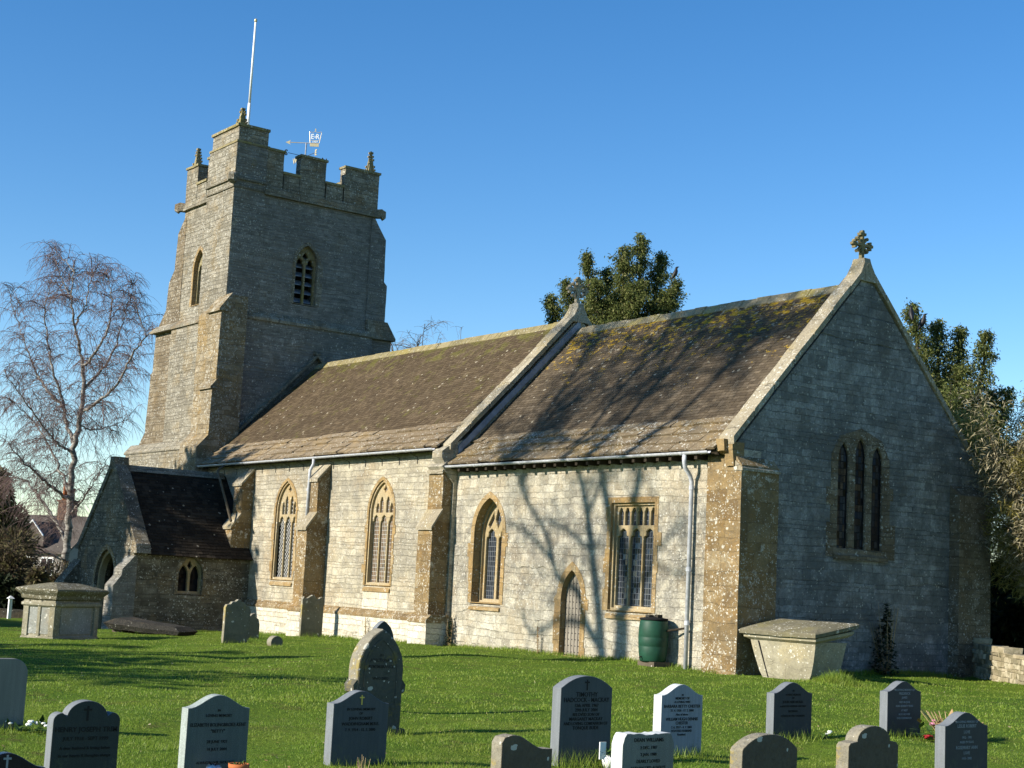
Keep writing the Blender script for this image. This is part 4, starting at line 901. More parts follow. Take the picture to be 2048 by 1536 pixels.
def headstone(key, uL, uR, vt, d, kind, mat, t, label, rz=0, tilt=0, lines=(), lmat=None, cross=None, cmat=None, bevel=.006, name='headstone', base_v=None):
    um = (uL+uR)/2
    p = at_depth(um, vt, d); x, y = p[0], p[1]; z = float(zg(x, y)); h = p[2]-z
    w = (uR-uL)*d/(FPX*cos(az_of(um)))
    o = MB().plate(outline(kind, w, h), [], 0, -t, mE, bevel=bevel).build(name, mat, None, rough=.006 if mat in ROUGHS else 0, step=.12)
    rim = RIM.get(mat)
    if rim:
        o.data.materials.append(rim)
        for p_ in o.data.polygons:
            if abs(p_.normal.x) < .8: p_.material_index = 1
    o.location = (x, y, z); o.rotation_euler = (tilt, 0, rz)
    tag(o, label, 'headstone', HS_GROUP); STONES[key] = (o, x, y, z, w, h)
    mm = lambda s, tt, n: (.0022+n, s, tt)
    if lines:
        L = [(tx, 0, h*f, hh*h, w*mw) for tx, f, hh, mw in lines]; text_mesh(L, mm, lmat, o)
    if cross:
        c, ch = cross[0]*h, cross[1]*h; q = ch*.07
        MB().plate([(-q, c-ch/2), (q, c-ch/2), (q, c+ch*.18), (ch*.28, c+ch*.18), (ch*.28, c+ch*.18+2*q), (q, c+ch*.18+2*q), (q, c+ch/2), (-q, c+ch/2), (-q, c+ch*.18+2*q), (-ch*.28, c+ch*.18+2*q), (-ch*.28, c+ch*.18), (-q, c+ch*.18)], [], .0012, .0032, mE).build('carved_cross', cmat or lmat, o)
    return o
ROUGHS = (m_gothic, m_oldstone, m_brown, m_dark_slab)
g_slate = granite('dark_slate', (.034, .04, .048), .25); g_slate2 = granite('slate_grey_green', (.032, .041, .04), .3); g_green = granite('green_grey_granite', (.10, .125, .118), .4)
g_mid = granite('blue_grey_slate', (.068, .08, .087), .25); g_light = granite('pale_grey_stone', (.27, .29, .325), .15, .6); g_beige = granite('beige_stone', (.20, .20, .17), .2, .8); g_gran = granite('speckled_granite', (.19, .20, .18), .6, .7); g_black = granite('black_granite', (.012, .012, .02), .3, .2)
r_slate = granite('sunlit_slate_edge', (.17, .185, .20), .25, .8); r_green = granite('sunlit_granite_edge', (.30, .34, .32), .35, .8); r_pale = granite('sunlit_pale_edge', (.55, .57, .56), .15, .8)  # lighter copies of the face stones, sunlight on the edges put into the colour
r_old = stone('lichened_sunlit_rim', [(0, (.22, .2, .15)), (1, (.36, .33, .26))], 3., 3., grey=.5, greyc=(.15, .14, .1), ochre=.3, ochrec=(.3, .22, .08), lichen=.6, msz=.001, bumpd=.015, yellow=.5)  # lichen, and a lighter tone that paints in the sun on the rim
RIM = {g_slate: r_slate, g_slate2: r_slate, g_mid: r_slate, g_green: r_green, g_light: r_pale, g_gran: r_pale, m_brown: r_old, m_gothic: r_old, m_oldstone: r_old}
headstone('A', -78, 56, 1317, 15.6, 'round', g_beige, .11, 'large pale beige headstone with rounded shoulders behind a bunch of white flowers')
headstone('B', -60, 92, 1506, 9.4, 'ogee', g_black, .09, 'low black polished headstone with a pale cross, nearest the viewer', cross=(.9, .16), cmat=m_letterg)
headstone('C', 113, 243, 1400, 12.4, 'baptist', g_slate2, .13, 'dark grey-green headstone with a domed top, rounded shoulders and engraved cross', lines=[('HENRY JOSEPH TRIM', .62, .06, .92), ('JULY 1918 - SEPT 1999', .52, .042, .8), ('A dear husband & loving father', .41, .036, .9), ('In our hearts & thoughts always', .32, .036, .9)], lmat=m_letter, cross=(.84, .18))
headstone('D', 380, 502, 1390, 13.2, 'ogee', g_green, .13, 'green-grey granite headstone with black lettering and a terracotta pot at its foot', lines=[('IN', .80, .03, .2), ('LOVING MEMORY', .735, .034, .42), ('ELIZABETH BOLINGBROKE-KENT', .62, .042, .9), ('"BETTY"', .545, .038, .3), ('28 JUNE 1921', .42, .034, .4), ('-', .385, .034, .4), ('18 JULY 2004', .33, .034, .4), ('ALWAYS IN OUR THOUGHTS', .17, .032, .62)], lmat=m_letter)
headstone('E', 670, 780, 1382, 14.3, 'ogee', g_mid, .13, 'dark blue-grey headstone with a small yellow cross in front of the tall pointed stone', lines=[('IN LOVING MEMORY', .74, .034, .6), ('OF', .685, .03, .2), ('JOHN ROBERT', .615, .04, .55), ('WADDINGHAM M.B.E.', .54, .042, .85), ('7. 9. 1914 - 12. 3. 2000', .465, .036, .9)], lmat=m_letter, cross=(.88, .13), cmat=m_lettery)
headstone('F', 722, 812, 1258, 17.6, 'gothic', m_gothic, .22, 'tall weathered Gothic headstone with lichened edge and a hood moulding', bevel=.02, tilt=.0)
o, x, y, z, w_, h = STONES['F']
MB().plate(arch(-w_*.37, w_*.37, .3, h-.80*w_, h-.10, 10), [arch(-w_*.345, w_*.345, .34, h-.80*w_, h-.13, 10)], .002, .010, mE).build('hood_moulding', m_gothic, o)
text_mesh([('IN', 0, h*.74, .03, .2), ('AFFECTIONATE', 0, h*.69, .035, w_*.5), ('REMEMBRANCE', 0, h*.63, .035, w_*.55), ('WHO DIED', 0, h*.52, .03, w_*.4)], lambda s, tt, n: (.0022+n, s, tt), m_dark_slab, o)
MB().box(-.26, .06, -w_*.56, w_*.56, -.3, .07).build('base', m_gothic, o, rough=.01)
MB().prism([(-w_*.5, h-.95*w_), (-w_*.58, h-.95*w_-.06), (-w_*.56, h-.95*w_-.14), (-w_*.5, h-.95*w_-.16)], 'x', -.21, -.01).prism([(w_*.5, h-.95*w_), (w_*.58, h-.95*w_-.06), (w_*.56, h-.95*w_-.14), (w_*.5, h-.95*w_-.16)], 'x', -.21, -.01).build('shoulder_scroll', m_gothic, o)
headstone('F2', 748, 790, 1242, 20.5, 'gothic', g_slate2, .1, 'slim dark pointed headstone whose tip shows behind the tall Gothic one')
headstone('G', 1005, 1107, 1470, 12.2, 'wave', m_brown, .14, 'low brown headstone with a lopsided wave top', lines=[('HOLLY', .46, .075, .42)], lmat=m_letter)
headstone('H', 1124, 1227, 1352, 15.6, 'segment', g_mid, .14, 'broad blue-grey headstone with a gently curved top, cross and a white vase at its foot', lines=[('TIMOTHY', .77, .05, .5), ('HADCOCK - MACKAY', .71, .05, .88), ('12th APRIL 1967', .655, .036, .55), ('29th JULY 2004', .605, .036, .52), ('BELOVED SON OF', .555, .034, .52), ('MARGARET MACKAY', .505, .036, .65), ('AND LOVING COMPANION OF', .455, .034, .85), ('TONQUE BUDE', .405, .038, .52)], lmat=m_letter, cross=(.9, .12))
headstone('I', 1247, 1350, 1466, 13.2, 'rough', g_gran, .15, 'low speckled granite headstone with rough-hewn edges and black lettering', lines=[('DEAN WILLIAMS', .86, .062, .82), ('2 DEC. 1987', .74, .05, .55), ('2 JAN. 1988', .63, .05, .5), ('DEARLY LOVED', .52, .052, .62), ('AND VALUED ALWAYS', .41, .052, .9)], lmat=m_letter)
headstone('J', 1325, 1407, 1369, 16.6, 'ogee', g_light, .13, 'pale grey headstone with a bright sunlit left edge and dark lettering', lines=[('IN', .84, .026, .2), ('MEMORY OF', .79, .034, .4), ('A LOVING WIFE', .74, .03, .42), ('BARBARA BETTY CHESTER', .675, .042, .88), ('21. 4. 1920 - 17. 2. 2000', .62, .032, .56), ('Also of above', .565, .03, .3), ('WILLIAM HUGH DENNIS', .495, .042, .78), ('CHESTER', .44, .042, .3), ('7. 6. 1917 - 4. 7. 2001', .385, .032, .52), ('DEVOTED HUSBAND', .335, .032, .5), ('Reunited', .285, .03, .2)], lmat=m_letter)
headstone('K', 1550, 1625, 1365, 19.0, 'ogee', g_slate, .13, 'dark slate headstone with black lettering in front of the leaning chest tomb', lines=[('IN', .84, .03, .2), ('LOVING MEMORY', .77, .034, .6), ('OF', .715, .03, .2), ('JOHN AND MURIEL', .64, .042, .85), ('A DEVOTED HUSBAND AND WIFE', .57, .03, .85), ('REUNITED', .48, .036, .24), ('ALWAYS IN OUR THOUGHTS', .40, .032, .85)], lmat=m_letter)
headstone('L', 1777, 1842, 1363, 19.8, 'ogee', g_slate, .13, 'dark slate headstone with pale lettering standing behind red flowers', lines=[('IN LOVING MEMORY OF', .83, .036, .8), ('FREDERICK', .76, .045, .7), ('JAMES', .69, .04, .36), ('DIED 4th JUNE', .61, .034, .6), ('AGED SEVENTY YEARS', .54, .034, .75), ('AT REST', .46, .034, .5), ('ALSO HIS WIFE', .39, .034, .66), ('EVER REMEMBERED', .32, .034, .7)], lmat=m_letterg)
headstone('M', 1893, 1975, 1425, 15.9, 'ogee', g_slate, .13, 'dark slate headstone with pale lettering, right of the withered flowers', lines=[('IN LOVING MEMORY OF', .84, .036, .75), ('LESLIE ROBERT', .77, .05, .72), ('LOVE', .68, .045, .3), ('1912 - 1991', .60, .036, .7), ('AGED 79 YEARS', .53, .034, .55), ('ROSEMARY ANN', .44, .05, .75), ('LOVE', .36, .045, .3), ('1915 - 2002', .28, .036, .6)], lmat=m_letterg)
headstone('N', 1487, 1596, 1469, 13.4, 'dome', m_brown, .15, 'low dark brown headstone with a shallow domed top and rough lit edge')
headstone('O', 1700, 1797, 1452, 14.2, 'shoulder', m_brown, .15, 'old brown headstone with a domed centre and stepped shoulders')
# old stones near the church
def church_stone(key, uL, uR, vt, vb, kind, label, t=.12, rz=0, push=0):
    p = ground_at((uL+uR)/2, vb); d = float((p-CAM)@CF)+push
    return headstone(key, uL, uR, vt, d, kind, m_oldstone, t, label, rz, 0, bevel=.012)
church_stone('s1', 453, 503, 1199, 1285, 'scallop', 'old lichened headstone with a scalloped top and sunlit edge near the porch')
church_stone('s2', 486, 521, 1226, 1282, 'stump', 'short broken headstone half hidden behind the scalloped one', push=1.2)
church_stone('s0', 543, 567, 1272, 1292, 'circle', 'small round footstone on the grass', .22)
church_stone('s3', 606, 649, 1190, 1273, 'broken', 'old headstone with a jagged peaked top against the middle buttress', .1)

# ------------------------------------------------------------------ chest tombs
def loft(mb, rings):
    n = len(rings[0]); k = len(mb.v)
    for r in rings: mb.v += [tuple(map(float, p)) for p in r]
    for i in range(len(rings)-1):
        for j in range(n): mb.f.append((k+i*n+j, k+i*n+(j+1) % n, k+(i+1)*n+(j+1) % n, k+(i+1)*n+j))
    mb.f.append(tuple(k+j for j in range(n-1, -1, -1))); mb.f.append(tuple(k+(len(rings)-1)*n+j for j in range(n))); return mb
def rect(a, b, z, dx=0, dy=0): return [(-a+dx, -b+dy, z), (a+dx, -b+dy, z), (a+dx, b+dy, z), (-a+dx, b+dy, z)]
c = ground_at(105, 1278); rt = radians(33)
# local x axis runs along the sunlit south side, local y along the shaded east side
hx, hy = .47, .90
def tl(px_, py_): return c+np.array([cos(rt)*px_-sin(rt)*py_, sin(rt)*px_+cos(rt)*py_, 0])
ctr = tl(-hx, hy)
tombL = tag(empty('chest_tomb', (ctr[0], ctr[1], float(zg(ctr[0], ctr[1]))), rt), 'tall panelled chest tomb with a mossy hipped lid in front of the porch', 'tomb')
loft(MB(), [rect(hx+.02, hy+.02, -.2), rect(hx+.02, hy+.02, .06), rect(hx-.03, hy-.03, .10), rect(hx-.03, hy-.03, .98)]).build('body', m_tomb, tombL, rough=.006)
for sx, sy in ((-1, -1), (1, -1), (1, 1), (-1, 1)): MB().box(sx*(hx-.075)-.085, sx*(hx-.075)+.085, sy*(hy-.09)-.1, sy*(hy-.09)+.1, .08, .96).build('pilaster', m_tomb, tombL, rough=.006, bevel=.012)
MB().box(-.05, .05, -hy-.005, -hy+.1, .08, .96).build('pilaster', m_tomb, tombL, rough=.005, bevel=.012)
MB().box(-.15, .15, hy-.1, hy+.005, .08, .96).build('pilaster', m_tomb, tombL, rough=.005, bevel=.012)
m_panel = stone('pale_tomb_panel', [(0, (.28, .29, .27)), (1, (.42, .43, .40))], 3., 3., grey=.5, greyc=(.2, .2, .17), ochre=.2, lichen=.3, msz=.001, bumpd=.01)
for q, (x0, x1) in enumerate(((-.30, -.06), (.06, .30))): MB().box(x0, x1, -hy+.018, -hy+.1, .14, .84).build('panel', m_panel, tombL)
MB().box(hx-.1, hx-.018, -.62, .62, .14, .84).build('panel', m_panel, tombL)
loft(MB(), [rect(hx+.0, hy+.0, .80), rect(hx+.05, hy+.05, .84), rect(hx+.05, hy+.05, .9), rect(hx+.0, hy+.0, .93)]).build('moulding', m_tomb, tombL, rough=.005)
loft(MB(), [rect(hx-.02, hy-.02, .96), rect(hx+.05, hy+.05, 1.0), rect(hx+.06, hy+.06, 1.08), rect(hx+.14, hy+.14, 1.16), rect(hx+.17, hy+.17, 1.21), rect(hx+.15, hy+.15, 1.25), rect(hx*.2, hy*.5, 1.40)]).build('lid', m_tomblid, tombL, rough=.02, step=.08, hstep=.2)

c = on_x(1612, 1362, -21.75); cz = float(zg(-21.75, 23.35))
tx, ty = -22.28, 23.80
tombR = tag(empty('chest_tomb', (tx, ty, float(zg(tx, ty))), radians(-3)), 'pale stone chest tomb leaning beside the corner of the chancel with a lichened slab lid', 'tomb')
def rr_(a, b, z, dx=0): return rect(a, b, z, dx)
loft(MB(), [rect(.68, .36, -.3, .04), rect(.68, .36, 0, .04), rect(.76, .38, .12, .04), rect(.86, .40, .4, .02), rect(.94, .42, .68), rect(.96, .44, .80)]).build('body', m_tomb, tombR, rough=.012, step=.1, hstep=.25)
MB().hexa([(-.48, -.372, .0), (-.45, -.372, .0), (-.45, -.3, 0), (-.48, -.3, 0)], [(-.72, -.452, .74), (-.69, -.452, .74), (-.69, -.36, .74), (-.72, -.36, .74)]).build('open_joint', m_dark, tombR)
def tilt_y(mb, k, y0, zmin=0):
    mb.v = [(x, y, z+(k*(y-y0) if z > zmin else 0)) for x, y, z in mb.v]; return mb
tilt_y(loft(MB(), [rect(.97, .45, .74), rect(1.06, .53, .80), rect(1.07, .54, .86)]), .17, -.55).build('moulding', m_tomb, tombR, rough=.006)
tilt_y(loft(MB(), [rect(1.07, .54, .862), rect(1.12, .60, .88), rect(1.13, .61, .95), rect(1.10, .58, .975), rect(.9, .3, 1.03)]), .2, -.55).build('lid', m_tomblid, tombR, rough=.018, step=.08, hstep=.2)
# low table slab beside the porch
a_ = ground_at(345, 1272); b_ = ground_at(245, 1268)
sl_c = ground_at(300, 1268)
slab = tag(empty('ledger_slab', (sl_c[0], sl_c[1], sl_c[2]), radians(38)), 'low dark broken ledger slab on stone blocks beside the porch', 'grave slab')
loft(MB(), [[(-1.05, -.5, .10), (1.1, -.46, .02), (1.15, .46, .02), (-1.1, .5, .12)], [(-1.2, -.6, .26), (1.18, -.5, .12), (1.26, .5, .13), (-1.22, .6, .30)], [(-.9, -.42, .40), (.95, -.38, .24), (1.0, .38, .25), (-.85, .42, .44)]]).build('slab_top', m_dark_slab, slab, rough=.03, step=.1, hstep=.2)
for x in (-.85, .1, .8): MB().box(x-.16, x+.16, -.38, .38, -.1, .1).build('support_block', m_brown, slab, rough=.02)

# ------------------------------------------------------------------ water butt
m_butt_g = plain('green_plastic', (.010, .052, .030), .55, .3, .3, 3)
wbx, wby = -25.78, 22.93; wz = float(zg(wbx, wby))
wb = tag(empty('water_butt', (wbx, wby, wz)), 'green plastic water butt under the square headed chancel window', 'water butt')
MB().lathe([(.27, .10), (.295, .13), (.315, .3), (.325, .42), (.320, .435), (.328, .45), (.335, .62), (.329, .635), (.335, .65), (.325, .85), (.31, .97), (.30, 1.0), (.27, 1.0)], sides=40).build('barrel', m_butt_g, wb, smooth=True)
MB().lathe([(.30, 1.0), (.315, 1.01), (.315, 1.05), (.1, 1.08), (.02, 1.08)], sides=32).build('lid', m_dark, wb, smooth=True)
MB().box(-.24, .3, -.22, .26, -.2, .1).build('block_stand', m_brown, wb, rough=.008)
MB().tube([(.28, .1, .78), (.5, .2, .83), (.78, .27, .88)], .025, 8).build('filler_pipe', m_black, wb)
MB().tube([(-.02, -.3, .2), (-.02, -.36, .2), (-.02, -.37, .17)], .014, 8).build('tap', m_black, wb)
mb = MB()
for i in range(5): q = rnd.uniform(0, 6.28); mb.box(-.06+.12*cos(q), .06+.12*cos(q), -.07+.1*sin(q), .05+.1*sin(q), 1.04, 1.1+.06*rnd.random())
mb.build('weight_stones', m_dark_slab, wb, rough=.03)

# ------------------------------------------------------------------ grave flowers, pots, cards
m_terra = plain('terracotta', (.42, .13, .045), .8, .2, .2); m_card = plain('white_card', (.8, .8, .78), .6, .3, .04); m_galv = plain('pierced_metal', (.5, .5, .5), .35, .5, .3, 40, .6)
m_stem = plain('dry_stem', (.35, .26, .14), .9, .1, .3); m_leafy = plain('leaf_green', (.05, .10, .02), .7, .2, .35); m_petw = plain('white_petal', (.75, .75, .68), .7, .2, .08); m_petr = plain('red_petal', (.22, .012, .015), .7, .2, .2); m_petp = plain('pink_petal', (.5, .18, .3), .7, .2, .2); m_straw = plain('withered_flower', (.3, .2, .1), .9, .1, .4)
def leaves(mb, n, r, h, l, seed, z0=0):
    q = random.Random(seed)
    for i in range(n):
        a = q.uniform(0, 2*pi); p = Vector((q.uniform(-r, r), q.uniform(-r, r), z0+q.uniform(0, h))); d = Vector((cos(a), sin(a), q.uniform(-.2, 1.2))).normalized()*l*q.uniform(.6, 1.2)
        s = d.cross(Vector((0, 0, 1))).normalized()*l*.16
        mb.add([p, p+d*.5+s, p+d, p+d*.5-s], [(0, 1, 2, 3)])
    return mb
def blooms(mb, n, r, z, h, rad, seed):
    q = random.Random(seed)
    for i in range(n):
        c_ = (q.uniform(-r, r), q.uniform(-r, r), z+q.uniform(0, h)); s = rad*q.uniform(.7, 1.2)
        mb.lathe([(s*.2, -s*.5), (s*.8, -s*.25), (s, .1*s), (s*.7, s*.5), (s*.1, s*.35)], c_, 8)
    return mb
def ground_thing(name, u, v, label, cat, dy=0, group=None):
    p = ground_at(u, v); o = empty(name, (p[0], p[1], float(zg(p[0], p[1])))); return tag(o, label, cat, group)
def before(key, s, off=.25):
    o, x, y, z, w_, h = STONES[key]; return (x+off, y+s, float(zg(x+off, y+s)))
def put(name, loc, label, cat, group=None): return tag(empty(name, loc), label, cat, group)
t = put('flower_bunch', before('A', .42, .22), 'white flowers laid at the foot of the beige headstone', 'flowers')
leaves(MB(), 40, .22, .06, .16, 1).build('foliage', m_leafy, t); blooms(MB(), 14, .24, .06, .05, .032, 2).build('petals', m_petw, t)
pz = at_depth(478, 1527, 12.9)
t = put('flower_pot', (pz[0], pz[1], pz[2]-.16), 'terracotta pot of moss in front of the green-grey granite headstone', 'pot')
zz = float(zg(pz[0], pz[1])); t.location = (pz[0], pz[1], zz); hh = pz[2]-zz
MB().lathe([(.055, -.02), (.075, hh-.05), (.088, hh-.05), (.09, hh), (.078, hh), (.07, hh-.03)], sides=20).build('pot', m_terra, t, smooth=True)
leaves(MB(), 50, .05, .03, .05, 3, hh-.03).build('foliage', m_leafy, t)
pz = at_depth(428, 1530, 12.95); zz = float(zg(pz[0], pz[1]))
t = put('flower_holder', (pz[0], pz[1], zz), 'pierced metal flower holder beside the terracotta pot', 'flower holder'); hh = pz[2]-zz
MB().lathe([(.06, -.02), (.066, hh-.02), (.05, hh), (.01, hh+.012)], sides=18).build('bowl', m_galv, t, smooth=True)
mb = MB()
for i in range(14): a = i*2.4; r_ = .045*math.sqrt(i/14); mb.lathe([(.006, hh-.001), (.006, hh+.014)], (r_*cos(a), r_*sin(a), 0), 6)
mb.build('holes', m_dark, t)
t = put('dried_stalks', (0, 0, 0), 'dried pale flower stalks before the headstone with the yellow cross', 'dried flowers'); pz = at_depth(728, 1536, 13.6); zz = float(zg(pz[0], pz[1])); t.location = (pz[0], pz[1], zz); hh = pz[2]-zz
mb = MB(); q = random.Random(9)
for i in range(16):
    a = q.uniform(-.07, .07); b = q.uniform(-.06, .06); mb.tube([(a*.3, b*.3, 0), (a*.8, b*.8, hh*.7), (a*1.2, b*1.2, hh+q.uniform(.02, .12))], [.004, .004, .002], 4)
mb.build('stalks', m_stem, t)
t = put('vase', before('H', .16, .2), 'small white flower vase with an upright card at the foot of the curved blue-grey headstone', 'vase')
MB().lathe([(.05, 0), (.07, .06), (.075, .11), (.06, .13), (.045, .12)], sides=18).build('bowl', m_card, t, smooth=True)
MB().box(-.006, .006, -.13, -.05, .1, .27).build('card', m_card, t)
leaves(MB(), 30, .1, .1, .12, 5, .08).build('foliage', m_leafy, t)
t = put('flower_bunch', before('L', .25, .55), 'withered mixed flowers on the grave of the slate headstone with red flowers', 'flowers')
leaves(MB(), 60, .32, .16, .22, 6).build('foliage', m_leafy, t); leaves(MB(), 46, .34, .22, .22, 7).build('withered_leaves', m_straw, t); blooms(MB(), 7, .22, .16, .08, .04, 8).build('pink_petals', m_petp, t)
mb = MB(); q = random.Random(19)
for i in range(12): a = q.uniform(-.25, .25); b = q.uniform(-.25, .25); mb.tube([(a*.4, b*.4, 0), (a, b, .2), (a*1.5, b*1.5, .36)], .006, 4)
mb.build('stems', m_stem, t)
t = put('red_flowers', before('L', -.15, .5), 'red flowers in a bowl at the foot of the slate headstone', 'flowers')
blooms(MB(), 6, .05, .04, .04, .034, 10).build('petals', m_petr, t); leaves(MB(), 24, .1, .06, .1, 11).build('foliage', m_leafy, t)
t = put('card_holder', before('L', .1, .75), 'white plastic card holder leaning among the withered flowers', 'card')
MB().hexa([(-.02, -.09, -.02), (.02, -.09, -.02), (.02, .09, -.02), (-.02, .09, -.02)], [(-.10, -.075, .26), (-.07, -.075, .26), (-.07, .06, .28), (-.10, .06, .28)]).build('card', m_card, t)
t = put('flower_pot', before('L', .58, .62), 'squat orange pot beside the withered flowers', 'pot')
MB().lathe([(.10, -.02), (.13, .09), (.145, .09), (.145, .12), (.12, .12)], sides=20).build('pot', m_terra, t, smooth=True); leaves(MB(), 40, .1, .1, .16, 12, .1).build('foliage', m_straw, t)
t = ground_thing('small_flowers', 1660, 1478, 'single white bloom lying in the grass right of the slate headstone with black lettering', 'flowers')
blooms(MB(), 3, .05, .05, .05, .03, 13).build('petals', m_petw, t); leaves(MB(), 16, .12, .04, .1, 14).build('foliage', m_leafy, t)

# long tufts round the foot of some stones, and fallen leaves
def tufts():
    rs = np.random.RandomState(5); Vs = []; 
    for key, n, hm in (('H', 500, .2), ('J', 350, .13), ('K', 400, .14), ('I', 250, .1), ('N', 300, .12), ('O', 300, .14), ('L', 250, .12), ('M', 250, .1), ('F', 250, .12), ('C', 200, .09), ('D', 250, .1), ('E', 200, .1), ('A', 300, .1), ('G', 200, .1), ('s1', 200, .12), ('s3', 250, .16), ('s0', 150, .08), ('s2', 150, .1)):
        o, x, y, z, w_, h = STONES[key]
        px_ = x+rs.normal(.02, .13, n)+rs.choice([0, 0, .1, -.1], n); py_ = y+rs.uniform(-w_*.65, w_*.65, n); pz_ = zg(px_, py_)
        hh = hm*rs.uniform(.3, 1.1, n); la = rs.uniform(0, 2*pi, n); l = hh*rs.uniform(.2, .8, n); an = rs.uniform(0, 2*pi, n); ww = .004
        Vs.append(np.stack([np.stack([px_-np.cos(an)*ww, py_-np.sin(an)*ww, pz_-.01], -1), np.stack([px_+np.cos(an)*ww, py_+np.sin(an)*ww, pz_-.01], -1), np.stack([px_+np.cos(la)*l, py_+np.sin(la)*l, pz_+hh], -1)], 1).reshape(-1, 3))
    # along the foot of the walls
    n = 5000; xs = rs.uniform(-46, -24, n); ys = np.where(xs > -34.5, YC-.03, YN-.16)-rs.exponential(.06, n); zs = zg(xs, ys); hh = rs.uniform(.03, .13, n); an = rs.uniform(0, 2*pi, n); la = rs.uniform(0, 2*pi, n); l = hh*.5; ww = .008
    Vs.append(np.stack([np.stack([xs-np.cos(an)*ww, ys-np.sin(an)*ww, zs-.01], -1), np.stack([xs+np.cos(an)*ww, ys+np.sin(an)*ww, zs-.01], -1), np.stack([xs+np.cos(la)*l, ys+np.sin(la)*l, zs+hh], -1)], 1).reshape(-1, 3))
    n = 3000; ys = rs.uniform(24.4, 31, n); xs = XE+.03+rs.exponential(.08, n); zs = zg(xs, ys); hh = rs.uniform(.03, .14, n); an = rs.uniform(0, 2*pi, n); la = rs.uniform(0, 2*pi, n); l = hh*.5
    Vs.append(np.stack([np.stack([xs-np.cos(an)*ww, ys-np.sin(an)*ww, zs-.01], -1), np.stack([xs+np.cos(an)*ww, ys+np.sin(an)*ww, zs-.01], -1), np.stack([xs+np.cos(la)*l, ys+np.sin(la)*l, zs+hh], -1)], 1).reshape(-1, 3))
    # the bushy clump by the right-hand tomb
    n = 2600; c_ = ground_at(1668, 1368); xs = c_[0]+rs.normal(0, .34, n); ys = c_[1]+rs.normal(.1, .3, n); zs = zg(xs, ys); rr = np.hypot(xs-c_[0], ys-c_[1]-.1); hh = np.clip(.30-.45*rr, .05, 1)*rs.uniform(.5, 1.2, n); an = rs.uniform(0, 2*pi, n); la = rs.uniform(0, 2*pi, n); l = hh*rs.uniform(.2, .8, n)
    Vs.append(np.stack([np.stack([xs-np.cos(an)*ww, ys-np.sin(an)*ww, zs-.01], -1), np.stack([xs+np.cos(an)*ww, ys+np.sin(an)*ww, zs-.01], -1), np.stack([xs+np.cos(la)*l, ys+np.sin(la)*l, zs+hh], -1)], 1).reshape(-1, 3))
    V = np.concatenate(Vs); tag(np_mesh('long_grass', V, np.arange(len(V)).reshape(-1, 3), m_blade), 'longer uncut grass round headstones, tombs and wall feet', 'grass', kind='stuff')
    n = 420; a = YAW+rs.uniform(radians(-20), radians(20), n); d = np.exp(rs.uniform(np.log(10), np.log(34), n)); xs = -np.cos(a)*d; ys = np.sin(a)*d; zs = zg(xs, ys)+.035
    keep = np.ones(n, bool)
    for b in BLOCK: keep &= ~((xs > b[0]) & (xs < b[1]) & (ys > b[2]) & (ys < b[3]))
    xs, ys, zs = xs[keep], ys[keep], zs[keep]; n = len(xs); an = rs.uniform(0, 2*pi, n); s = rs.uniform(.012, .028, n)
    c_, s_ = np.cos(an)*s, np.sin(an)*s; tz = rs.uniform(-.4, .6, n)*s
    V = np.stack([np.stack([xs-c_, ys-s_, zs-tz], -1), np.stack([xs-s_*.6, ys+c_*.6, zs], -1), np.stack([xs+c_, ys+s_, zs+tz], -1), np.stack([xs+s_*.6, ys-c_*.6, zs], -1)], 1).reshape(-1, 3)
    m_fall = island('fallen_leaf', [(0, (.2, .09, .03)), (.6, (.34, .2, .09)), (1, (.5, .42, .3))]).m
    tag(np_mesh('fallen_leaves', V, np.arange(n*4).reshape(-1, 4), m_fall), 'scattered fallen leaves on the lawn', 'leaves', kind='stuff')
tufts()

# wall plants
def stalk(name, x, y, z, h, n, mat, label, cat, seed, spread=.12, leaf=.09, dense=14):
    q = random.Random(seed); o = tag(empty(name, (x, y, z)), label, cat); mb = MB()
    for i in range(n):
        a, b = q.uniform(-1, 1)*spread, q.uniform(-1, .2)*spread; hh = h*q.uniform(.5, 1); mb.tube([(a*.2, b*.2, -.05), (a*.6, b*.6, hh*.5), (a, b, hh)], [.008, .006, .003], 4)
    mb.build('stems', m_stem if mat is not m_leafy else m_leafy, o)
    mb = MB()
    for i in range(n*dense):
        t_ = q.random(); p = Vector((q.uniform(-1, 1)*spread*(1.15-t_), q.uniform(-1, .2)*spread*(1.15-t_), h*t_*q.uniform(.6, 1))); a = q.uniform(0, 6.28); d = Vector((cos(a), sin(a)*.6-.3, q.uniform(-.6, .6)))*leaf; s = d.cross(Vector((0, 0, 1))).normalized()*leaf*.35
        mb.add([p, p+d*.5+s, p+d, p+d*.5-s], [(0, 1, 2, 3)])
    mb.build('leaves', mat, o); return o
m_rust = plain('rusty_dock', (.24, .09, .025), .9, .1, .3); m_ivy = plain('dark_ivy', (.014, .03, .012), .6, .3, .4)
stalk('dock_plant', -30.35, YC-.1, -.05, .95, 5, m_rust, 'dead rust-brown dock stalk against the wall left of the small door', 'plant', 1, .08, .05)
stalk('wall_plant', -38.2, YN-.2, -.15, .8, 5, plain('grey_weed', (.1, .12, .05), .9, .1, .3), 'thin weed growing on the pale plinth below the brown paned window', 'plant', 2, .12, .05)
stalk('shrub', XE+.28, 25.55, 0, 1.2, 12, m_ivy, 'dark upright shrub on the east wall behind the leaning chest tomb', 'shrub', 3, .34, .1, 60)
stalk('shrub', XE+.25, 28.0, 0, 1.7, 16, m_ivy, 'tall dark shrub on the east wall under the triple window', 'shrub', 4, .36, .1, 70)
stalk('shrub', -34.2, YC-.12, -.1, .9, 8, m_ivy, 'low ivy in the angle of the nave buttress and chancel wall', 'shrub', 5, .16, .07, 40)

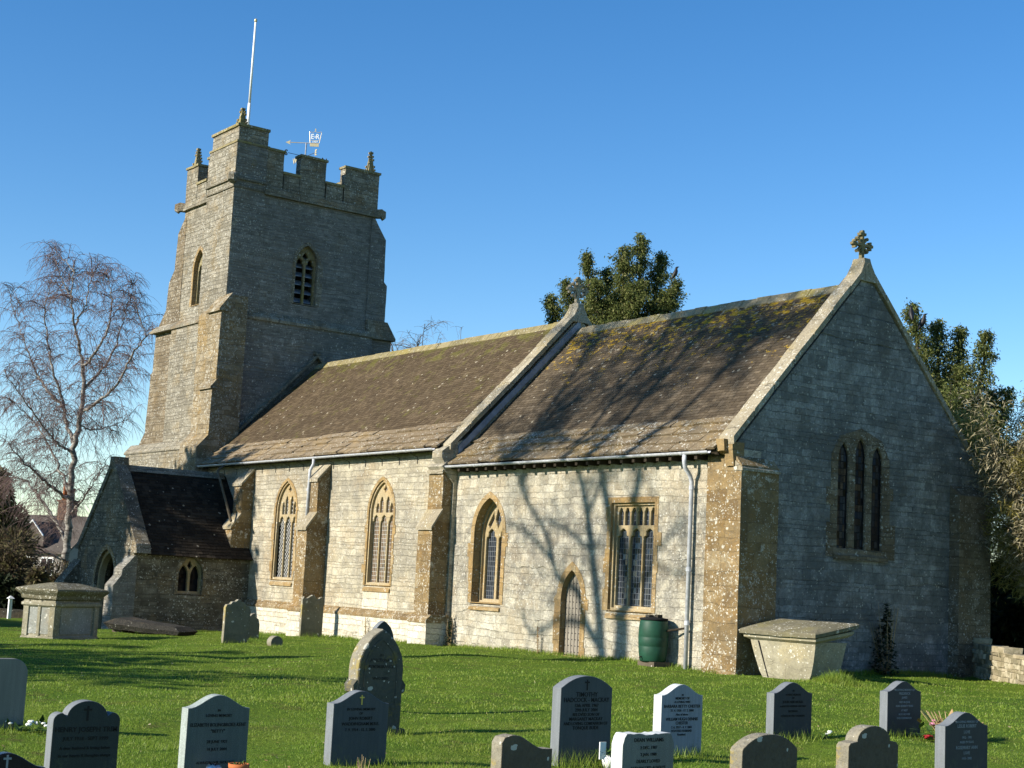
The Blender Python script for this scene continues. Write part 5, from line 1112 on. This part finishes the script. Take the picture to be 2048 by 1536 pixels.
# ------------------------------------------------------------------ dry stone wall on the right
def dry_wall():
    a = ground_at(1942, 1352); b = ground_at(2080, 1376); d = Vector((b[0]-a[0], b[1]-a[1], 0)); L = d.length*2.2; d.normalize(); nrm = Vector((-d.y, d.x, 0)); q = random.Random(8); mb = MB(); z = -.15; row = 0
    while z < .82:
        hgt = q.uniform(.06, .15); x = -q.uniform(0, .2)
        while x < L:
            ln = q.uniform(.16, .5); top = .8-.05*x
            if z+hgt < top+.1:
                j = [q.uniform(-.025, .025) for _ in range(16)]; x0, x1 = max(x, -.02)+.008, x+ln-.008; y0, y1 = -.05+j[0], .4+j[1]; B = []
                for (xx, yy, zz, i) in ((x0, y0, z, 2), (x1, y0, z, 3), (x1, y1, z, 4), (x0, y1, z, 5), (x0, y0, z+hgt, 6), (x1, y0, z+hgt, 7), (x1, y1, z+hgt, 8), (x0, y1, z+hgt, 9)):
                    p = Vector((a[0], a[1], 0))+d*(xx+j[i]*.7)+nrm*(yy+j[(i+3) % 16])+Vector((0, 0, zz+j[(i+5) % 16]*.5)); B.append(p)
                mb.hexa(B[:4], B[4:])
            x += ln
        z += hgt*.96
    Md = island('dry_stone', [(0, (.17, .15, .10)), (.5, (.32, .27, .18)), (1, (.46, .41, .30))], .95, .1, (6., .45, .62, (.16, .14, .08), .7), 0, 14.)
    o = mb.build('dry_stone_wall', Md.m, None, weld=False, bevel=.012); tag(o, 'rough dry stone wall running off to the right of the chancel', 'wall')
    c_ = Vector((a[0], a[1], 0))+d*L*.5+nrm*.17; 
dry_wall()

# ------------------------------------------------------------------ trees
class TubeSet:
    def __init__(s): s.V = []; s.F = []; s.k = 0
    def add(s, P_, r, sides):
        P_ = np.asarray(P_, float); n = len(P_); t = np.gradient(P_, axis=0); t /= np.linalg.norm(t, axis=1)[:, None]+1e-9
        ref = np.array([.31, .87, .21]) if abs(t[0][1]) < .85 else np.array([.9, .1, .3]); a = np.cross(t, ref); a /= np.linalg.norm(a, axis=1)[:, None]+1e-9; b = np.cross(t, a)
        ang = np.arange(sides)*2*pi/sides; r = np.asarray(r, float)
        V = P_[:, None, :]+r[:, None, None]*(np.cos(ang)[None, :, None]*a[:, None, :]+np.sin(ang)[None, :, None]*b[:, None, :])
        i = np.arange(n-1)[:, None]*sides; j = np.arange(sides)[None, :]; j2 = (j+1) % sides
        s.F.append(np.stack([i+j, i+j2, i+sides+j2, i+sides+j], -1).reshape(-1, 4)+s.k); s.V.append(V.reshape(-1, 3)); s.k += n*sides
    def build(s, name, mat, parent): return np_mesh(name, np.concatenate(s.V), np.concatenate(s.F), mat, parent)
def interp_path(pts, n):
    pts = np.asarray(pts, float); m = len(pts); t = np.linspace(0, m-1, n); i = np.clip(t.astype(int), 0, m-2); f = t-i
    p0 = pts[np.clip(i-1, 0, m-1)]; p1 = pts[i]; p2 = pts[i+1]; p3 = pts[np.clip(i+2, 0, m-1)]; f = f[:, None]
    return .5*((2*p1)+(-p0+p2)*f+(2*p0-5*p1+4*p2-p3)*f*f+(-p0+3*p1-3*p2+p3)*f**3)
Mb = Mat('birch_bark', .8, .2); _o = Mb.obj(); _z = Mb.n('SeparateXYZ', {0: _o}).outputs[2]
_n = Mb.noise(Mb.n('VectorMath', {0: _o, 1: (3., 3., 9.)}, operation='MULTIPLY').outputs[0], 1., 4, .7)
Mb.col(Mb.mix(Mb.ramp(_n, [(.42, 0), (.6, 1)]), (.30, .28, .25), (.085, .07, .06))); m_birch = Mb.m
m_twig = island('birch_twig', [(0, (.075, .05, .048)), (.6, (.135, .088, .08)), (1, (.22, .16, .145))]).m
m_bark = plain('tree_bark', (.10, .08, .06), .95, .1, .4, 3)
m_twigb = island('bare_twig', [(0, (.08, .06, .045)), (1, (.18, .14, .1))]).m
TK = .85
def twiggery(ts, path, r0, rs, dens, l1, l2, droop, start=.25):
    """secondary branches and drooping twigs along a limb"""
    n = len(path); seg = np.linalg.norm(np.diff(path, axis=0), axis=1); L = seg.sum(); k = int(L*dens)
    for _ in range(k):
        t = start+(1-start)*rs.rand(); i = min(int(t*(n-1)), n-2); p = path[i]+(path[i+1]-path[i])*(t*(n-1)-i); tg = path[i+1]-path[i]; tg /= np.linalg.norm(tg)+1e-9
        d = rs.normal(0, 1, 3); d -= tg*(d@tg); d /= np.linalg.norm(d); d = tg*rs.uniform(.35, .9)+d*.8; d[2] += .12; d /= np.linalg.norm(d)
        l = l1*rs.uniform(.4, 1.1)*(1.15-.6*t); m = 7; q = np.linspace(0, 1, m)[:, None]
        P_ = p+d*l*q+np.array([0, 0, -1])*droop*l*q**2.3+np.cumsum(rs.normal(0, .020*l, (m, 3)), 0)
        ts.add(P_, np.linspace(.017, .009, m)*TK, 4)
        for _2 in range(int(l*l2*6)):
            f = rs.uniform(.15, 1); j = min(int(f*(m-1)), m-2); pp = P_[j]+(P_[j+1]-P_[j])*(f*(m-1)-j); e = rs.normal(0, 1, 3); e[2] = rs.uniform(-.4, .6); e = e/np.linalg.norm(e)+.5*d; e /= np.linalg.norm(e)
            ll = rs.uniform(.4, 1.15)*l2; mm = 5; g = np.linspace(0, 1, mm)[:, None]
            Q_ = pp+e*ll*.75*g+np.array([0, 0, -1])*ll*(.25+droop)*g**1.8
            ts.add(Q_, np.linspace(.0085, .006, mm)*TK, 3)
            if rs.rand() < .7:
                e2 = rs.normal(0, 1, 3); e2[2] -= .6; e2 /= np.linalg.norm(e2); R_ = Q_[2]+e2*ll*.5*g+np.array([0, 0, -1])*ll*.3*g**2; ts.add(R_, np.linspace(.0075, .005, mm)*TK, 3)
def birch():
    D = 70.; rs = np.random.RandomState(21)
    pz = lambda u, v, o=0: at_depth(u, v, D+o)
    b0 = pz(128, 1140); tree = tag(empty('birch_tree', (0, 0, 0)), 'leafless silver birch with drooping purple twigs rising behind the porch', 'tree')
    base = b0.copy(); base[2] = -1.2
    limbs = [([base, b0, pz(136, 1060), pz(141, 985), pz(149, 890)], .25, .185),
             ([pz(149, 890), pz(158, 845), pz(166, 800), pz(166, 745), pz(160, 700), pz(148, 640, -.5), pz(143, 585, -.5), pz(150, 520, 0)], .165, .02),
             ([pz(149, 892), pz(134, 850, 1), pz(124, 800, 1.5), pz(106, 740, 1.5), pz(96, 680, 2), pz(90, 620, 2), pz(104, 560, 2)], .12, .02),
             ([pz(126, 812, 1.2), pz(98, 785, 2), pz(72, 745, 3), pz(55, 700, 3), pz(38, 650, 3.5)], .10, .02),
             ([pz(167, 822), pz(200, 800, -1), pz(236, 765, -1.5), pz(262, 715, -2), pz(292, 672, -2.5), pz(318, 660, -2.5)], .10, .02),
             ([pz(170, 775), pz(198, 745, 1.5), pz(228, 700, 2), pz(246, 640, 2.5), pz(262, 590, 2.5)], .10, .02),
             ([pz(165, 735), pz(190, 705, -1), pz(216, 660, -1.5), pz(224, 600, -1.8), pz(212, 545, -2)], .09, .02),
             ([pz(150, 650), pz(170, 610), pz(182, 560, 1), pz(196, 520, 1)], .06, .015),
             ([pz(144, 600), pz(125, 560, 1), pz(112, 525, 1)], .05, .015),
             ([pz(141, 1000), pz(110, 980, -2), pz(70, 945, -3), pz(38, 915, -4), pz(10, 880, -4)], .10, .03),
             ([pz(133, 1090), pz(115, 1050, 1), pz(82, 1000, 2), pz(50, 960, 3), pz(20, 955, 3)], .12, .03),
             ([pz(128, 1120), pz(95, 1108, -1), pz(50, 1100, -2), pz(10, 1112, -2)], .06, .02),
             ([pz(140, 985), pz(118, 935, 1), pz(92, 880, 2), pz(55, 830, 3), pz(20, 800, 3)], .09, .02),
             ([pz(139, 1030), pz(165, 1000, -1), pz(185, 968, -1.5), pz(210, 925, -2)], .07, .02),
             ([pz(147, 905), pz(120, 890, -1.5), pz(85, 850, -2), pz(40, 790, -3), pz(8, 740, -3)], .08, .02),
             ([pz(150, 545), pz(128, 520, 1), pz(100, 505, 1.5)], .035, .012),
             ([pz(292, 672, -2.5), pz(276, 620, -2), pz(262, 560, -1.5)], .04, .012),
             ([pz(38, 650, 3.5), pz(22, 600, 3.5), pz(30, 570, 3)], .035, .012),
             ([pz(158, 850), pz(190, 860, 1), pz(225, 850, 2), pz(262, 835, 2.5)], .05, .015)]
    tr = TubeSet(); tw = TubeSet()
    for i, (pts, r0, r1) in enumerate(limbs):
        P_ = interp_path(pts, 6*len(pts)); P_[1:-1] += rs.normal(0, .03, P_[1:-1].shape); tr.add(P_, np.linspace(r0*.82, r1*.7, len(P_)), 10 if r0 > .15 else 6)
        if i: twiggery(tw, P_, r1, rs, 7.6, 2.1, 1.15, .40, .12)
    tr.build('trunk', m_birch, tree); tw.build('crown', m_twig, tree)
birch()
def bare_tree(name, base, h, seed, label, spread=.45, lim=9, dens=1.6, mat=m_bark, l1=2.2, l2=1., r0=.3, lean=(0, 0), z_first=.22, twmat=None):
    rs = np.random.RandomState(seed); o = tag(empty(name, tuple(base)), label, 'tree'); tr = TubeSet(); tw = TubeSet()
    n = 16; q = np.linspace(0, 1, n); T = np.stack([lean[0]*q+.25*np.sin(q*5+seed), lean[1]*q+.25*np.cos(q*4+seed)-.25, q*h*.66-.2], 1); tr.add(T, r0*(1-q)**.8+.03, 10); twiggery(tw, T[8:], .05, rs, dens, l1*.8, l2, .1)
    for i in range(lim):
        f = z_first+(.97-z_first)*i/lim+rs.uniform(-.02, .02); p = T[min(int(f*(n-1)), n-1)]; a = i*2.4+rs.uniform(-.4, .4); L = h*spread*(1.1-.5*f); m = 12; s = np.linspace(0, 1, m)[:, None]; d = np.array([cos(a), sin(a), rs.uniform(.6, 1.0)+1.1*f]); d /= np.linalg.norm(d)
        B = p+d*L*s+np.array([0, 0, 1])*L*.22*s**2+np.cumsum(rs.normal(0, .022*L, (m, 3)), 0)*s; tr.add(B, (r0*.42*(1-f)+.02)*(1-s[:, 0])+.014, 6); twiggery(tw, B, .03, rs, dens, l1, l2, .12)
        for _ in range(3):
            j = rs.randint(3, 9); a2 = a+rs.uniform(-1.2, 1.2); d2 = np.array([cos(a2), sin(a2), rs.uniform(.3, 1.)]); d2 /= np.linalg.norm(d2); B2 = B[j]+d2*L*.5*s+np.cumsum(rs.normal(0, .015*L, (m, 3)), 0)*s; tr.add(B2, .05*(1-s[:, 0])+.012, 5); twiggery(tw, B2, .02, rs, dens, l1*.8, l2, .12)
    tr.build('trunk', mat, o); tw.build('crown', twmat or m_twigb, o); return o
# small bare tree showing over the nave ridge, another beside the tower
p = at_depth(846, 632, 80); bare_tree('bare_tree', (p[0], p[1], -1), p[2]*1.22, 5, 'distant leafless tree whose top shows over the nave ridge', .36, 16, 1.8, l1=2.2, l2=1.1, r0=.26, z_first=.5)
def foliage_mat(name, stops, tr=.25): return island(name, stops, .75, .2, None, tr).m
m_cyp = foliage_mat('cypress_foliage', [(0, (.045, .065, .018)), (.5, (.115, .14, .036)), (.85, (.18, .195, .06)), (1, (.26, .24, .10))], .4)
m_yewf = foliage_mat('yew_foliage', [(0, (.08, .08, .02)), (.5, (.22, .19, .05)), (1, (.38, .33, .10))])
m_deadf = foliage_mat('dead_conifer_twig', [(0, (.15, .13, .07)), (.6, (.30, .26, .16)), (1, (.44, .39, .27))])
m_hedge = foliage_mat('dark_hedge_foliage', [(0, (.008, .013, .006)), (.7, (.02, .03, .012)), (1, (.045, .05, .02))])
m_brush = foliage_mat('brown_brush', [(0, (.05, .035, .025)), (.6, (.11, .085, .05)), (1, (.16, .15, .06))])
def cards(P_, Dd, ln, wd, rs):
    """bent two-triangle-pair leaf sprays"""
    n = len(P_); Dd = Dd/(np.linalg.norm(Dd, axis=1)[:, None]+1e-9); r = rs.normal(0, 1, (n, 3)); s = np.cross(Dd, r); s /= np.linalg.norm(s, axis=1)[:, None]+1e-9
    L = (ln*rs.uniform(.5, 1.3, n))[:, None]; Wd = (wd*rs.uniform(.6, 1.3, n))[:, None]; nn = np.cross(Dd, s)
    a = P_; b = P_+Dd*L*.5+s*Wd+nn*L*.06; c_ = P_+Dd*L+np.array([0, 0, -1])*L*.18; d = P_+Dd*L*.5-s*Wd+nn*L*.06
    return np.stack([a, b, c_, d], 1).reshape(-1, 4, 3)
def conifer(name, base, leaders, seed, label, mat, ln=.30, wd=.075, per=26, step=.34, top_bare=False, droop=.5, cat='tree', hollow=.25, extra_mat=None, extra_frac=0):
    rs = np.random.RandomState(seed); base = np.array(base, float); o = tag(empty(name, tuple(base)), label, cat); tr = TubeSet(); Vs = []; Vx = []
    for (dx, dy, zt, zb, R_, pw) in leaders:
        n = 12; q = np.linspace(0, 1, n); T = np.stack([dx*q**1.3, dy*q**1.3, q*zt-.3], 1)+rs.normal(0, .04, (n, 3)); tr.add(T, .26*(1-q)**.7*(zt/15)+.015, 8)
        z = zb; k = 0
        while z < zt-.1:
            f = (z-zb)/(zt-zb); p = np.array([np.interp(z, T[:, 2], T[:, 0]), np.interp(z, T[:, 2], T[:, 1]), z]); prof = max(.06, (1-f)**pw*min(1, .45+f*3)); 
            for _ in range(2):
                k += 1; a = k*2.399+rs.uniform(-.5, .5); L = R_*prof*rs.choice([.5, .8, 1., 1.2, 1.55])*rs.uniform(.8, 1.2); m = 7; s = np.linspace(0, 1, m)[:, None]; up = rs.uniform(.1, .75)
                d = np.array([cos(a), sin(a), up]); B = p+d*L*s+np.array([0, 0, 1])*L*(-.25*s+.28*s**2)+np.cumsum(rs.normal(0, .03*L, (m, 3)), 0)*s
                tr.add(B, np.linspace(.012+.02*L/3, .006, m), 4)
                c_ = int(per*max(L, .5)); t = hollow+(1-hollow)*rs.rand(c_)**.75; i = np.clip((t*(m-1)).astype(int), 0, m-2); fr = (t*(m-1)-i)[:, None]
                P_ = B[i]+(B[i+1]-B[i])*fr+rs.normal(0, .10+.05*L, (c_, 3))*np.array([1, 1, .8]); Dd = d*rs.uniform(.1, .7, (c_, 1))+rs.normal(0, .5, (c_, 3))+np.array([0, 0, -droop])
                Cc = cards(P_, Dd, ln, wd, rs)
                if extra_mat and rs.rand() < extra_frac: Vx.append(Cc)
                else: Vs.append(Cc)
            z += step*rs.uniform(.6, 1.3)*(1-.4*f)
    tr.build('trunk', m_bark, o); V = np.concatenate(Vs).reshape(-1, 3); np_mesh('crown', V, np.arange(len(V)).reshape(-1, 4), mat, o)
    if Vx: V = np.concatenate(Vx).reshape(-1, 3); np_mesh('dead_twigs', V, np.arange(len(V)).reshape(-1, 4), extra_mat, o)
    return o
def lead(base, u, v, d, zb, R_, pw):
    p = at_depth(u, v, d); return (p[0]-base[0], p[1]-base[1], p[2]-base[2], zb, R_, pw)
# cypress behind the nave and chancel roofs
D = 62; b = at_depth(1245, 700, D); b = np.array([b[0], b[1], -.3])
conifer('cypress_tree', b, [lead(b, 1285, 466, D, 4, 2.0, .7), lead(b, 1322, 500, D+.5, 5, 1.5, .7), lead(b, 1250, 495, D-.6, 4.5, 1.6, .7), lead(b, 1215, 535, D+.8, 4.5, 1.6, .7), lead(b, 1172, 502, D+.3, 4.5, 1.25, .75), lead(b, 1195, 560, D-1, 4.5, 1.6, .6), lead(b, 1132, 555, D, 4.5, 1.2, .65), lead(b, 1100, 590, D+.4, 4.5, .9, .6), lead(b, 1335, 575, D-.8, 4.5, 1.2, .6), lead(b, 1351, 556, D-.6, 5, .8, .5), lead(b, 1265, 560, D-1.2, 4.5, 2.0, .55)], 31, 'dark green spreading cypress behind the nave gable cross', m_cyp, .135, .024, 230, .27)
D = 54; b = at_depth(1890, 900, D); b = np.array([b[0], b[1], -.2])
conifer('cypress_tree', b, [lead(b, 1826, 600, D, 3.5, 1.5, .75), lead(b, 1875, 640, D+.5, 3.5, 1.5, .7), lead(b, 1920, 650, D+.8, 3.5, 1.0, .75), lead(b, 1974, 658, D-.3, 3.5, 1.05, .75), lead(b, 1925, 725, D-.4, 3.5, 1.5, .65), lead(b, 2016, 770, D, 3.5, 1.0, .65), lead(b, 1985, 780, D+.5, 3.5, 1.2, .6), lead(b, 1850, 740, D-.6, 3.5, 1.8, .6), lead(b, 1900, 780, D-1, 3.5, 2.0, .5), lead(b, 1950, 830, D-1, 3.2, 1.8, .5)], 32, 'open-branched green cypress right of the chancel gable', m_cyp, .13, .023, 230, .27)
# tangled half-dead conifer at the right edge
D = 37.5; b = at_depth(2120, 1100, D); b = np.array([b[0], b[1], -.2])
conifer('yew_tree', b, [lead(b, 2095, 850, D, 1.7, 2.3, .4), lead(b, 2150, 800, D, 1.9, 2.6, .5), lead(b, 2035, 885, D-.3, 2.0, 1.25, .45)], 33, 'tangled half-dead conifer with pale drooping twigs above the dry stone wall', m_yewf, .19, .011, 420, .22, extra_mat=m_deadf, extra_frac=.5, droop=.25, hollow=.1)
def bush(name, u, v_top, u0, u1, D, label, mat, seed, n=9000, ln=.3, wd=.08, dz=0, depth=2.5, cat='bush'):
    rs = np.random.RandomState(seed); c_ = at_depth((u0+u1)/2, v_top, D); hw = (u1-u0)/2*D/FPX; ht = c_[2]+1.2+dz; o = tag(empty(name, (c_[0], c_[1], -1.2-dz)), label, cat)
    right = np.array([CR[0], CR[1], 0]); right /= np.linalg.norm(right); fw = np.array([CF[0], CF[1], 0]); fw /= np.linalg.norm(fw)
    k = max(8, int(hw*7)); cs = []; 
    for _ in range(k): a = rs.uniform(-1, 1); cs.append((a*hw*.85, rs.uniform(-1, 1)*depth*.6, ht*rs.uniform(.2, .9)*(1-.3*a*a), rs.uniform(.18, .34)*min(hw*1.6, ht)))
    cs = np.array(cs); i = rs.randint(0, k, n); d = rs.normal(0, 1, (n, 3)); d /= np.linalg.norm(d, axis=1)[:, None]; r = cs[i, 3]*rs.rand(n)**.4
    P_ = cs[i, 0][:, None]*right+cs[i, 1][:, None]*fw+np.array([0, 0, 1])*cs[i, 2][:, None]+d*r[:, None]; P_[:, 2] = np.clip(P_[:, 2], 0, ht*1.05)
    V = cards(P_, d+np.array([0, 0, .3])+rs.normal(0, .4, (n, 3)), ln, wd, rs).reshape(-1, 3); np_mesh('crown', V, np.arange(len(V)).reshape(-1, 4), mat, o)
    tr = TubeSet()
    for j in range(min(k, 24)): e = cs[j, 0]*right+cs[j, 1]*fw+np.array([0, 0, cs[j, 2]]); q = np.linspace(0, 1, 6)[:, None]; tr.add(np.array([cs[j, 0]*.3*right[0], cs[j, 0]*.3*right[1], 0])*(1-q)+e*q, np.linspace(.06, .02, 6), 5)
    tr.build('trunk', m_bark, o); return o
bush('hedge', 2040, 1120, 1960, 2150, 42, 'dark evergreen hedge added for the black shade behind the dry stone wall', m_hedge, 41, 9000, .3, .09, 0, 1.5, 'hedge')  # leaf mass added to stand in for the black shade under the conifer
bush('hedge', 2020, 1110, 1930, 2140, 52, 'tall dark hedge added to close bright gaps behind the dry stone wall', m_hedge, 46, 14000, .3, .09, 0, 2., 'hedge')  # second mass added so no bright ground breaks that shade
bush('shrub', 40, 1075, -60, 128, 66, 'brown leafless scrub in front of the far cottage', m_brush, 42, 16000, .35, .03)
bush('shrub', 150, 1120, 75, 150, 62, 'mixed green and brown scrub under the birch', m_brush, 43, 7000, .3, .04)
bush('evergreen_tree', 10, 925, -80, 52, 98, 'dusky evergreen tree behind the red tiled house', foliage_mat('dusky_evergreen', [(0, (.04, .04, .018)), (.7, (.11, .10, .045)), (1, (.17, .155, .07))]), 44, 26000, .38, .05, cat='tree')
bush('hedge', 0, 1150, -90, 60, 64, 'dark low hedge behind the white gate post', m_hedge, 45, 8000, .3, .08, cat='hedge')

# ------------------------------------------------------------------ distant houses
m_slate_r = tile_mat('house_slates', [(0, (.07, .06, .055)), (.5, (.11, .095, .085)), (1, (.16, .14, .125))]); m_redt = tile_mat('house_red_tiles', [(0, (.16, .05, .03)), (.5, (.22, .075, .045)), (1, (.28, .11, .07))])
m_render = plain('white_render', (.27, .25, .23), .9, .1, .12); m_brickr = stone('house_brick', [(0, (.16, .07, .045)), (1, (.28, .13, .08))], .22, .075, mortar=(.3, .26, .2), grey=.2, ochre=.05, lichen=.1, msz=.01)
def cottage(u, D, zr, ze, half, length, az, label, wallm, roofm, chim):
    p = at_depth(u, 1120, D); o = tag(empty('cottage', (p[0], p[1], -1.6), az), label, 'house')
    H, E = zr+1.6, ze+1.6
    MB().prism([(-half, -1), (half, -1), (half, E), (0, H-.1), (-half, E)], 'x', -length, length).build('wall', wallm, o)
    r = MB().prism([(-half-.3, E-.25), (0, H), (half+.3, E-.25), (half+.3, E-.12), (0, H+.14), (-half-.3, E-.12)], 'x', -length-.25, length+.25).build('roof', roofm, o)
    for cx in chim:
        c_ = MB().box(cx-.55, cx+.55, -.4, .4, H-.9, H+1.1).box(cx-.62, cx+.62, -.47, .47, H+1.1, H+1.25).build('chimney', m_brickr, r)
        for k, hh in ((-.32, 1.25), (.3, .85)): MB().lathe([(.2, H+1.25), (.17, H+1.25+hh*.8), (.21, H+1.25+hh*.85), (.2, H+1.25+hh), (.14, H+1.25+hh)], (cx+k, 0, 0), 14).build('chimney_pot', m_terra if k < 0 else m_brickr, r, smooth=True)
    for wx in (-length*.6, -length*.1, length*.45):
        f = MB().box(wx-.55, wx+.55, -half-.05, -half+.05, E-1.75, E-.5).build('window', m_white, o)
        MB().box(wx-.47, wx-.04, -half-.07, -half-.02, E-1.67, E-.58).box(wx+.04, wx+.47, -half-.07, -half-.02, E-1.67, E-.58).build('pane', m_gl_dk, f)
    return o
h1 = cottage(122, 108, 4.7, 2.35, 3.0, 3.0, radians(30), 'cottage with a grey slate roof and brick chimney behind the birch', m_render, m_slate_r, (.2,))
MB().prism([(-1.0, 4.9), (0, 5.9), (1.0, 4.9), (1.0, 4.98), (0, 6.0), (-1.0, 4.98)], 'y', -3.3, -3.18).build('barge_board', m_white, h1)
MB().prism([(-1.0, 4.9), (0, 5.9), (1.0, 4.9), (1.0, 4.2), (-1.0, 4.2)], 'y', -3.18, -.3).build('dormer', m_slate_r, h1)
cottage(30, 118, 3.7, 1.6, 3.2, 5., radians(20), 'low house with a red tiled roof beside the slate roofed cottage', m_brickr, m_redt, ())
# boundary wall and a white post far left
a = at_depth(-60, 1214, 58); b = at_depth(75, 1222, 58)
MB().hexa([(a[0], a[1], -1.4), (b[0], b[1], -1.4), (b[0]-.2, b[1]+.35, -1.4), (a[0]-.2, a[1]+.35, -1.4)], [(a[0], a[1], a[2]), (b[0], b[1], b[2]), (b[0]-.2, b[1]+.35, b[2]), (a[0]-.2, a[1]+.35, a[2])]).build('boundary_wall', m_dark_slab, None, rough=.02)
tag(bpy.data.objects['boundary_wall'], 'low dark boundary wall beyond the lawn behind the tall chest tomb', 'wall')
p = at_depth(20, 1212, 57); pt = at_depth(20, 1197, 57)
tag(MB().box(p[0]-.06, p[0]+.06, p[1]-.06, p[1]+.06, -1.2, pt[2]).hexa([(p[0]-.12, p[1]-.12, pt[2]), (p[0]+.12, p[1]-.12, pt[2]), (p[0]+.12, p[1]+.12, pt[2]), (p[0]-.12, p[1]+.12, pt[2])], [(p[0]-.02, p[1]-.02, pt[2]+.1), (p[0]+.02, p[1]-.02, pt[2]+.1), (p[0]+.02, p[1]+.02, pt[2]+.1), (p[0]-.02, p[1]+.02, pt[2]+.1)]).build('gate_post', m_white, None), 'small white gate post by the low boundary wall', 'post')

# ------------------------------------------------------------------ birds in the trees
m_crow = plain('black_plumage', (.01, .01, .012), .5, .3, .2)
def crow(u, v, D, az, label):
    p = at_depth(u, v, D); o = MB()
    o.tube([(-.30, 0, -.10), (-.2, 0, -.06), (-.1, 0, .0), (0, 0, .06), (.07, 0, .13), (.11, 0, .2), (.15, 0, .235), (.18, 0, .24), (.26, 0, .225)], [.02, .045, .08, .095, .075, .05, .052, .035, .006], 10)
    for s in (-.03, .03): o.tube([(.0, s, .0), (.02, s, -.12)], .01, 5)
    ob = o.build('crow', m_crow, None, smooth=True); ob.location = p; ob.rotation_euler = (0, -.5, az); return tag(ob, label, 'bird', 'crows in the cypresses')
crow(1352, 549, 61.4, 1.0, 'black crow perched on the right side of the cypress behind the nave')
crow(1822, 630, 52.6, 2.5, 'upper black crow in the cypress right of the gable'); crow(1848, 646, 52.6, .4, 'lower black crow in the cypress right of the gable')

# ------------------------------------------------------------------ trees south of the view that throw their shade on the scene
def shade_tree():
    global TK
    TK = 1.25; rs = np.random.RandomState(77); sv = np.array(sd)
    def sh(q, y=1.2):                       # point of the tree whose shadow falls on the given point of the chancel wall
        w_ = on_y(940+q[0]*.26367, 920+q[1]*.26367, YC); return w_+sv*((y-YC)/sv[1])
    o = tag(empty('shade_tree', (0, 0, 0)), 'tall leafless tree south of the church throwing branch shadows on the chancel', 'tree'); tr = TubeSet(); tw = TubeSet()
    f0 = sh((1120, 1517)); foot = np.array([f0[0]-.6, 1.2, -.3]); fork = f0+np.array([-.1, 0, -1.4])
    T = interp_path([foot, foot*.6+fork*.4+np.array([.15, 0, 0]), fork], 14); tr.add(T, np.linspace(.42, .27, 14), 12)
    L = [([fork, sh((1140, 1480)), sh((1150, 1190)), sh((1130, 800), .8), sh((1060, 420), .6), sh((1015, 200), .6), sh((1000, 60), .6)], .23, 1.5),
         ([fork+np.array([-.05, 0, .3]), sh((1000, 1480)), sh((975, 1150)), sh((925, 700), 1.6), sh((890, 420), 1.8), sh((850, 180), 2.), sh((815, 30), 2.)], .16, 1.5),
         ([sh((1010, 1460)), sh((890, 1260)), sh((830, 1080), .9), sh((760, 960), .7), sh((665, 880), .6), sh((615, 700), .5), sh((560, 520), .4), sh((430, 300), .3), sh((370, 100), .3)], .11, 1.3),
         ([sh((1140, 900), .8), sh((1200, 600), 0), sh((1250, 290), -.5), sh((1290, 60), -.8)], .16, 1.5),
         ([sh((620, 760), .5), sh((520, 640), 1), sh((400, 530), 1.5), sh((280, 480), 2)], .07, 1.),
         ([sh((890, 1260)), sh((700, 1200), 2), sh((480, 1320), 2.5), sh((390, 1150), 3)], .08, 1.),
         ([sh((925, 700), 1.6), sh((820, 600), 2.4), sh((700, 520), 3), sh((560, 440), 3.4)], .06, 1.),
         ([sh((890, 420), 1.8), sh((960, 250), 2.4), sh((1000, 90), 2.8)], .07, 1.2),
         ([sh((1150, 1000), .8), sh((1350, 760), -1), sh((1530, 560), -2), sh((1640, 420), -2.5)], .08, 1.),
         ([sh((1350, 760), -1), sh((1500, 830), -1.5), sh((1650, 900), -2)], .05, 1.)]
    for pts, r0, up in L:
        pts = [np.asarray(p_, float) for p_ in pts]; e = pts[-1]-pts[-2]; e /= np.linalg.norm(e); e = e+np.array([0, 0, .5]); e /= np.linalg.norm(e)
        if r0 > .09: pts += [pts[-1]+e*2*up, pts[-1]+e*4*up+rs.normal(0, .4, 3), pts[-1]+e*6*up+rs.normal(0, .7, 3)]
        P_ = interp_path(pts, 5*len(pts)); tr.add(P_, np.linspace(r0*1.25, .04, len(P_)), 8); twiggery(tw, P_, .03, rs, 1.7, 1.9, .9, .1, .2)
        if r0 > .09:                        # the upper crown, dense enough to shade the roof
            for _ in range(22):
                i = rs.randint(int(len(P_)*.68), len(P_)-2); d = rs.normal(0, 1, 3); d[2] = abs(d[2])*.8+.3; d /= np.linalg.norm(d); q = np.linspace(0, 1, 9)[:, None]; l = rs.uniform(2.2, 4.6)
                B = P_[i]+d*l*q+np.cumsum(rs.normal(0, .1, (9, 3)), 0)*q; tr.add(B, np.linspace(.06, .02, 9), 5); twiggery(tw, B, .02, rs, 3.4, 2.0, 1.0, .1, .1)
    tr.build('trunk', m_bark, o); tw.build('crown', m_twigb, o)
shade_tree()
bb = (-53.3, 2.5, -.5)
conifer('shade_yew', bb, [(0, 0, 15.5, 3.2, 3.2, .28), (1.2, .3, 14.2, 4, 2.4, .3), (-1.8, .3, 14.5, 4, 2.6, .3)], 71, 'dense evergreen south of the porch that keeps its front in shade', m_cyp, .6, .16, 40, .3)
p = (-32.0, -8.5, -.3)
conifer('shade_yew', p, [(-2.5, 0, 9.0, 5.6, 3.2, .3), (.8, .6, 8.6, 5.6, 3.0, .3), (3.6, .4, 8.2, 5.8, 2.4, .3)], 72, 'broad evergreen behind the viewer whose shade lies across the lawn', m_cyp, .6, .16, 22, .34)
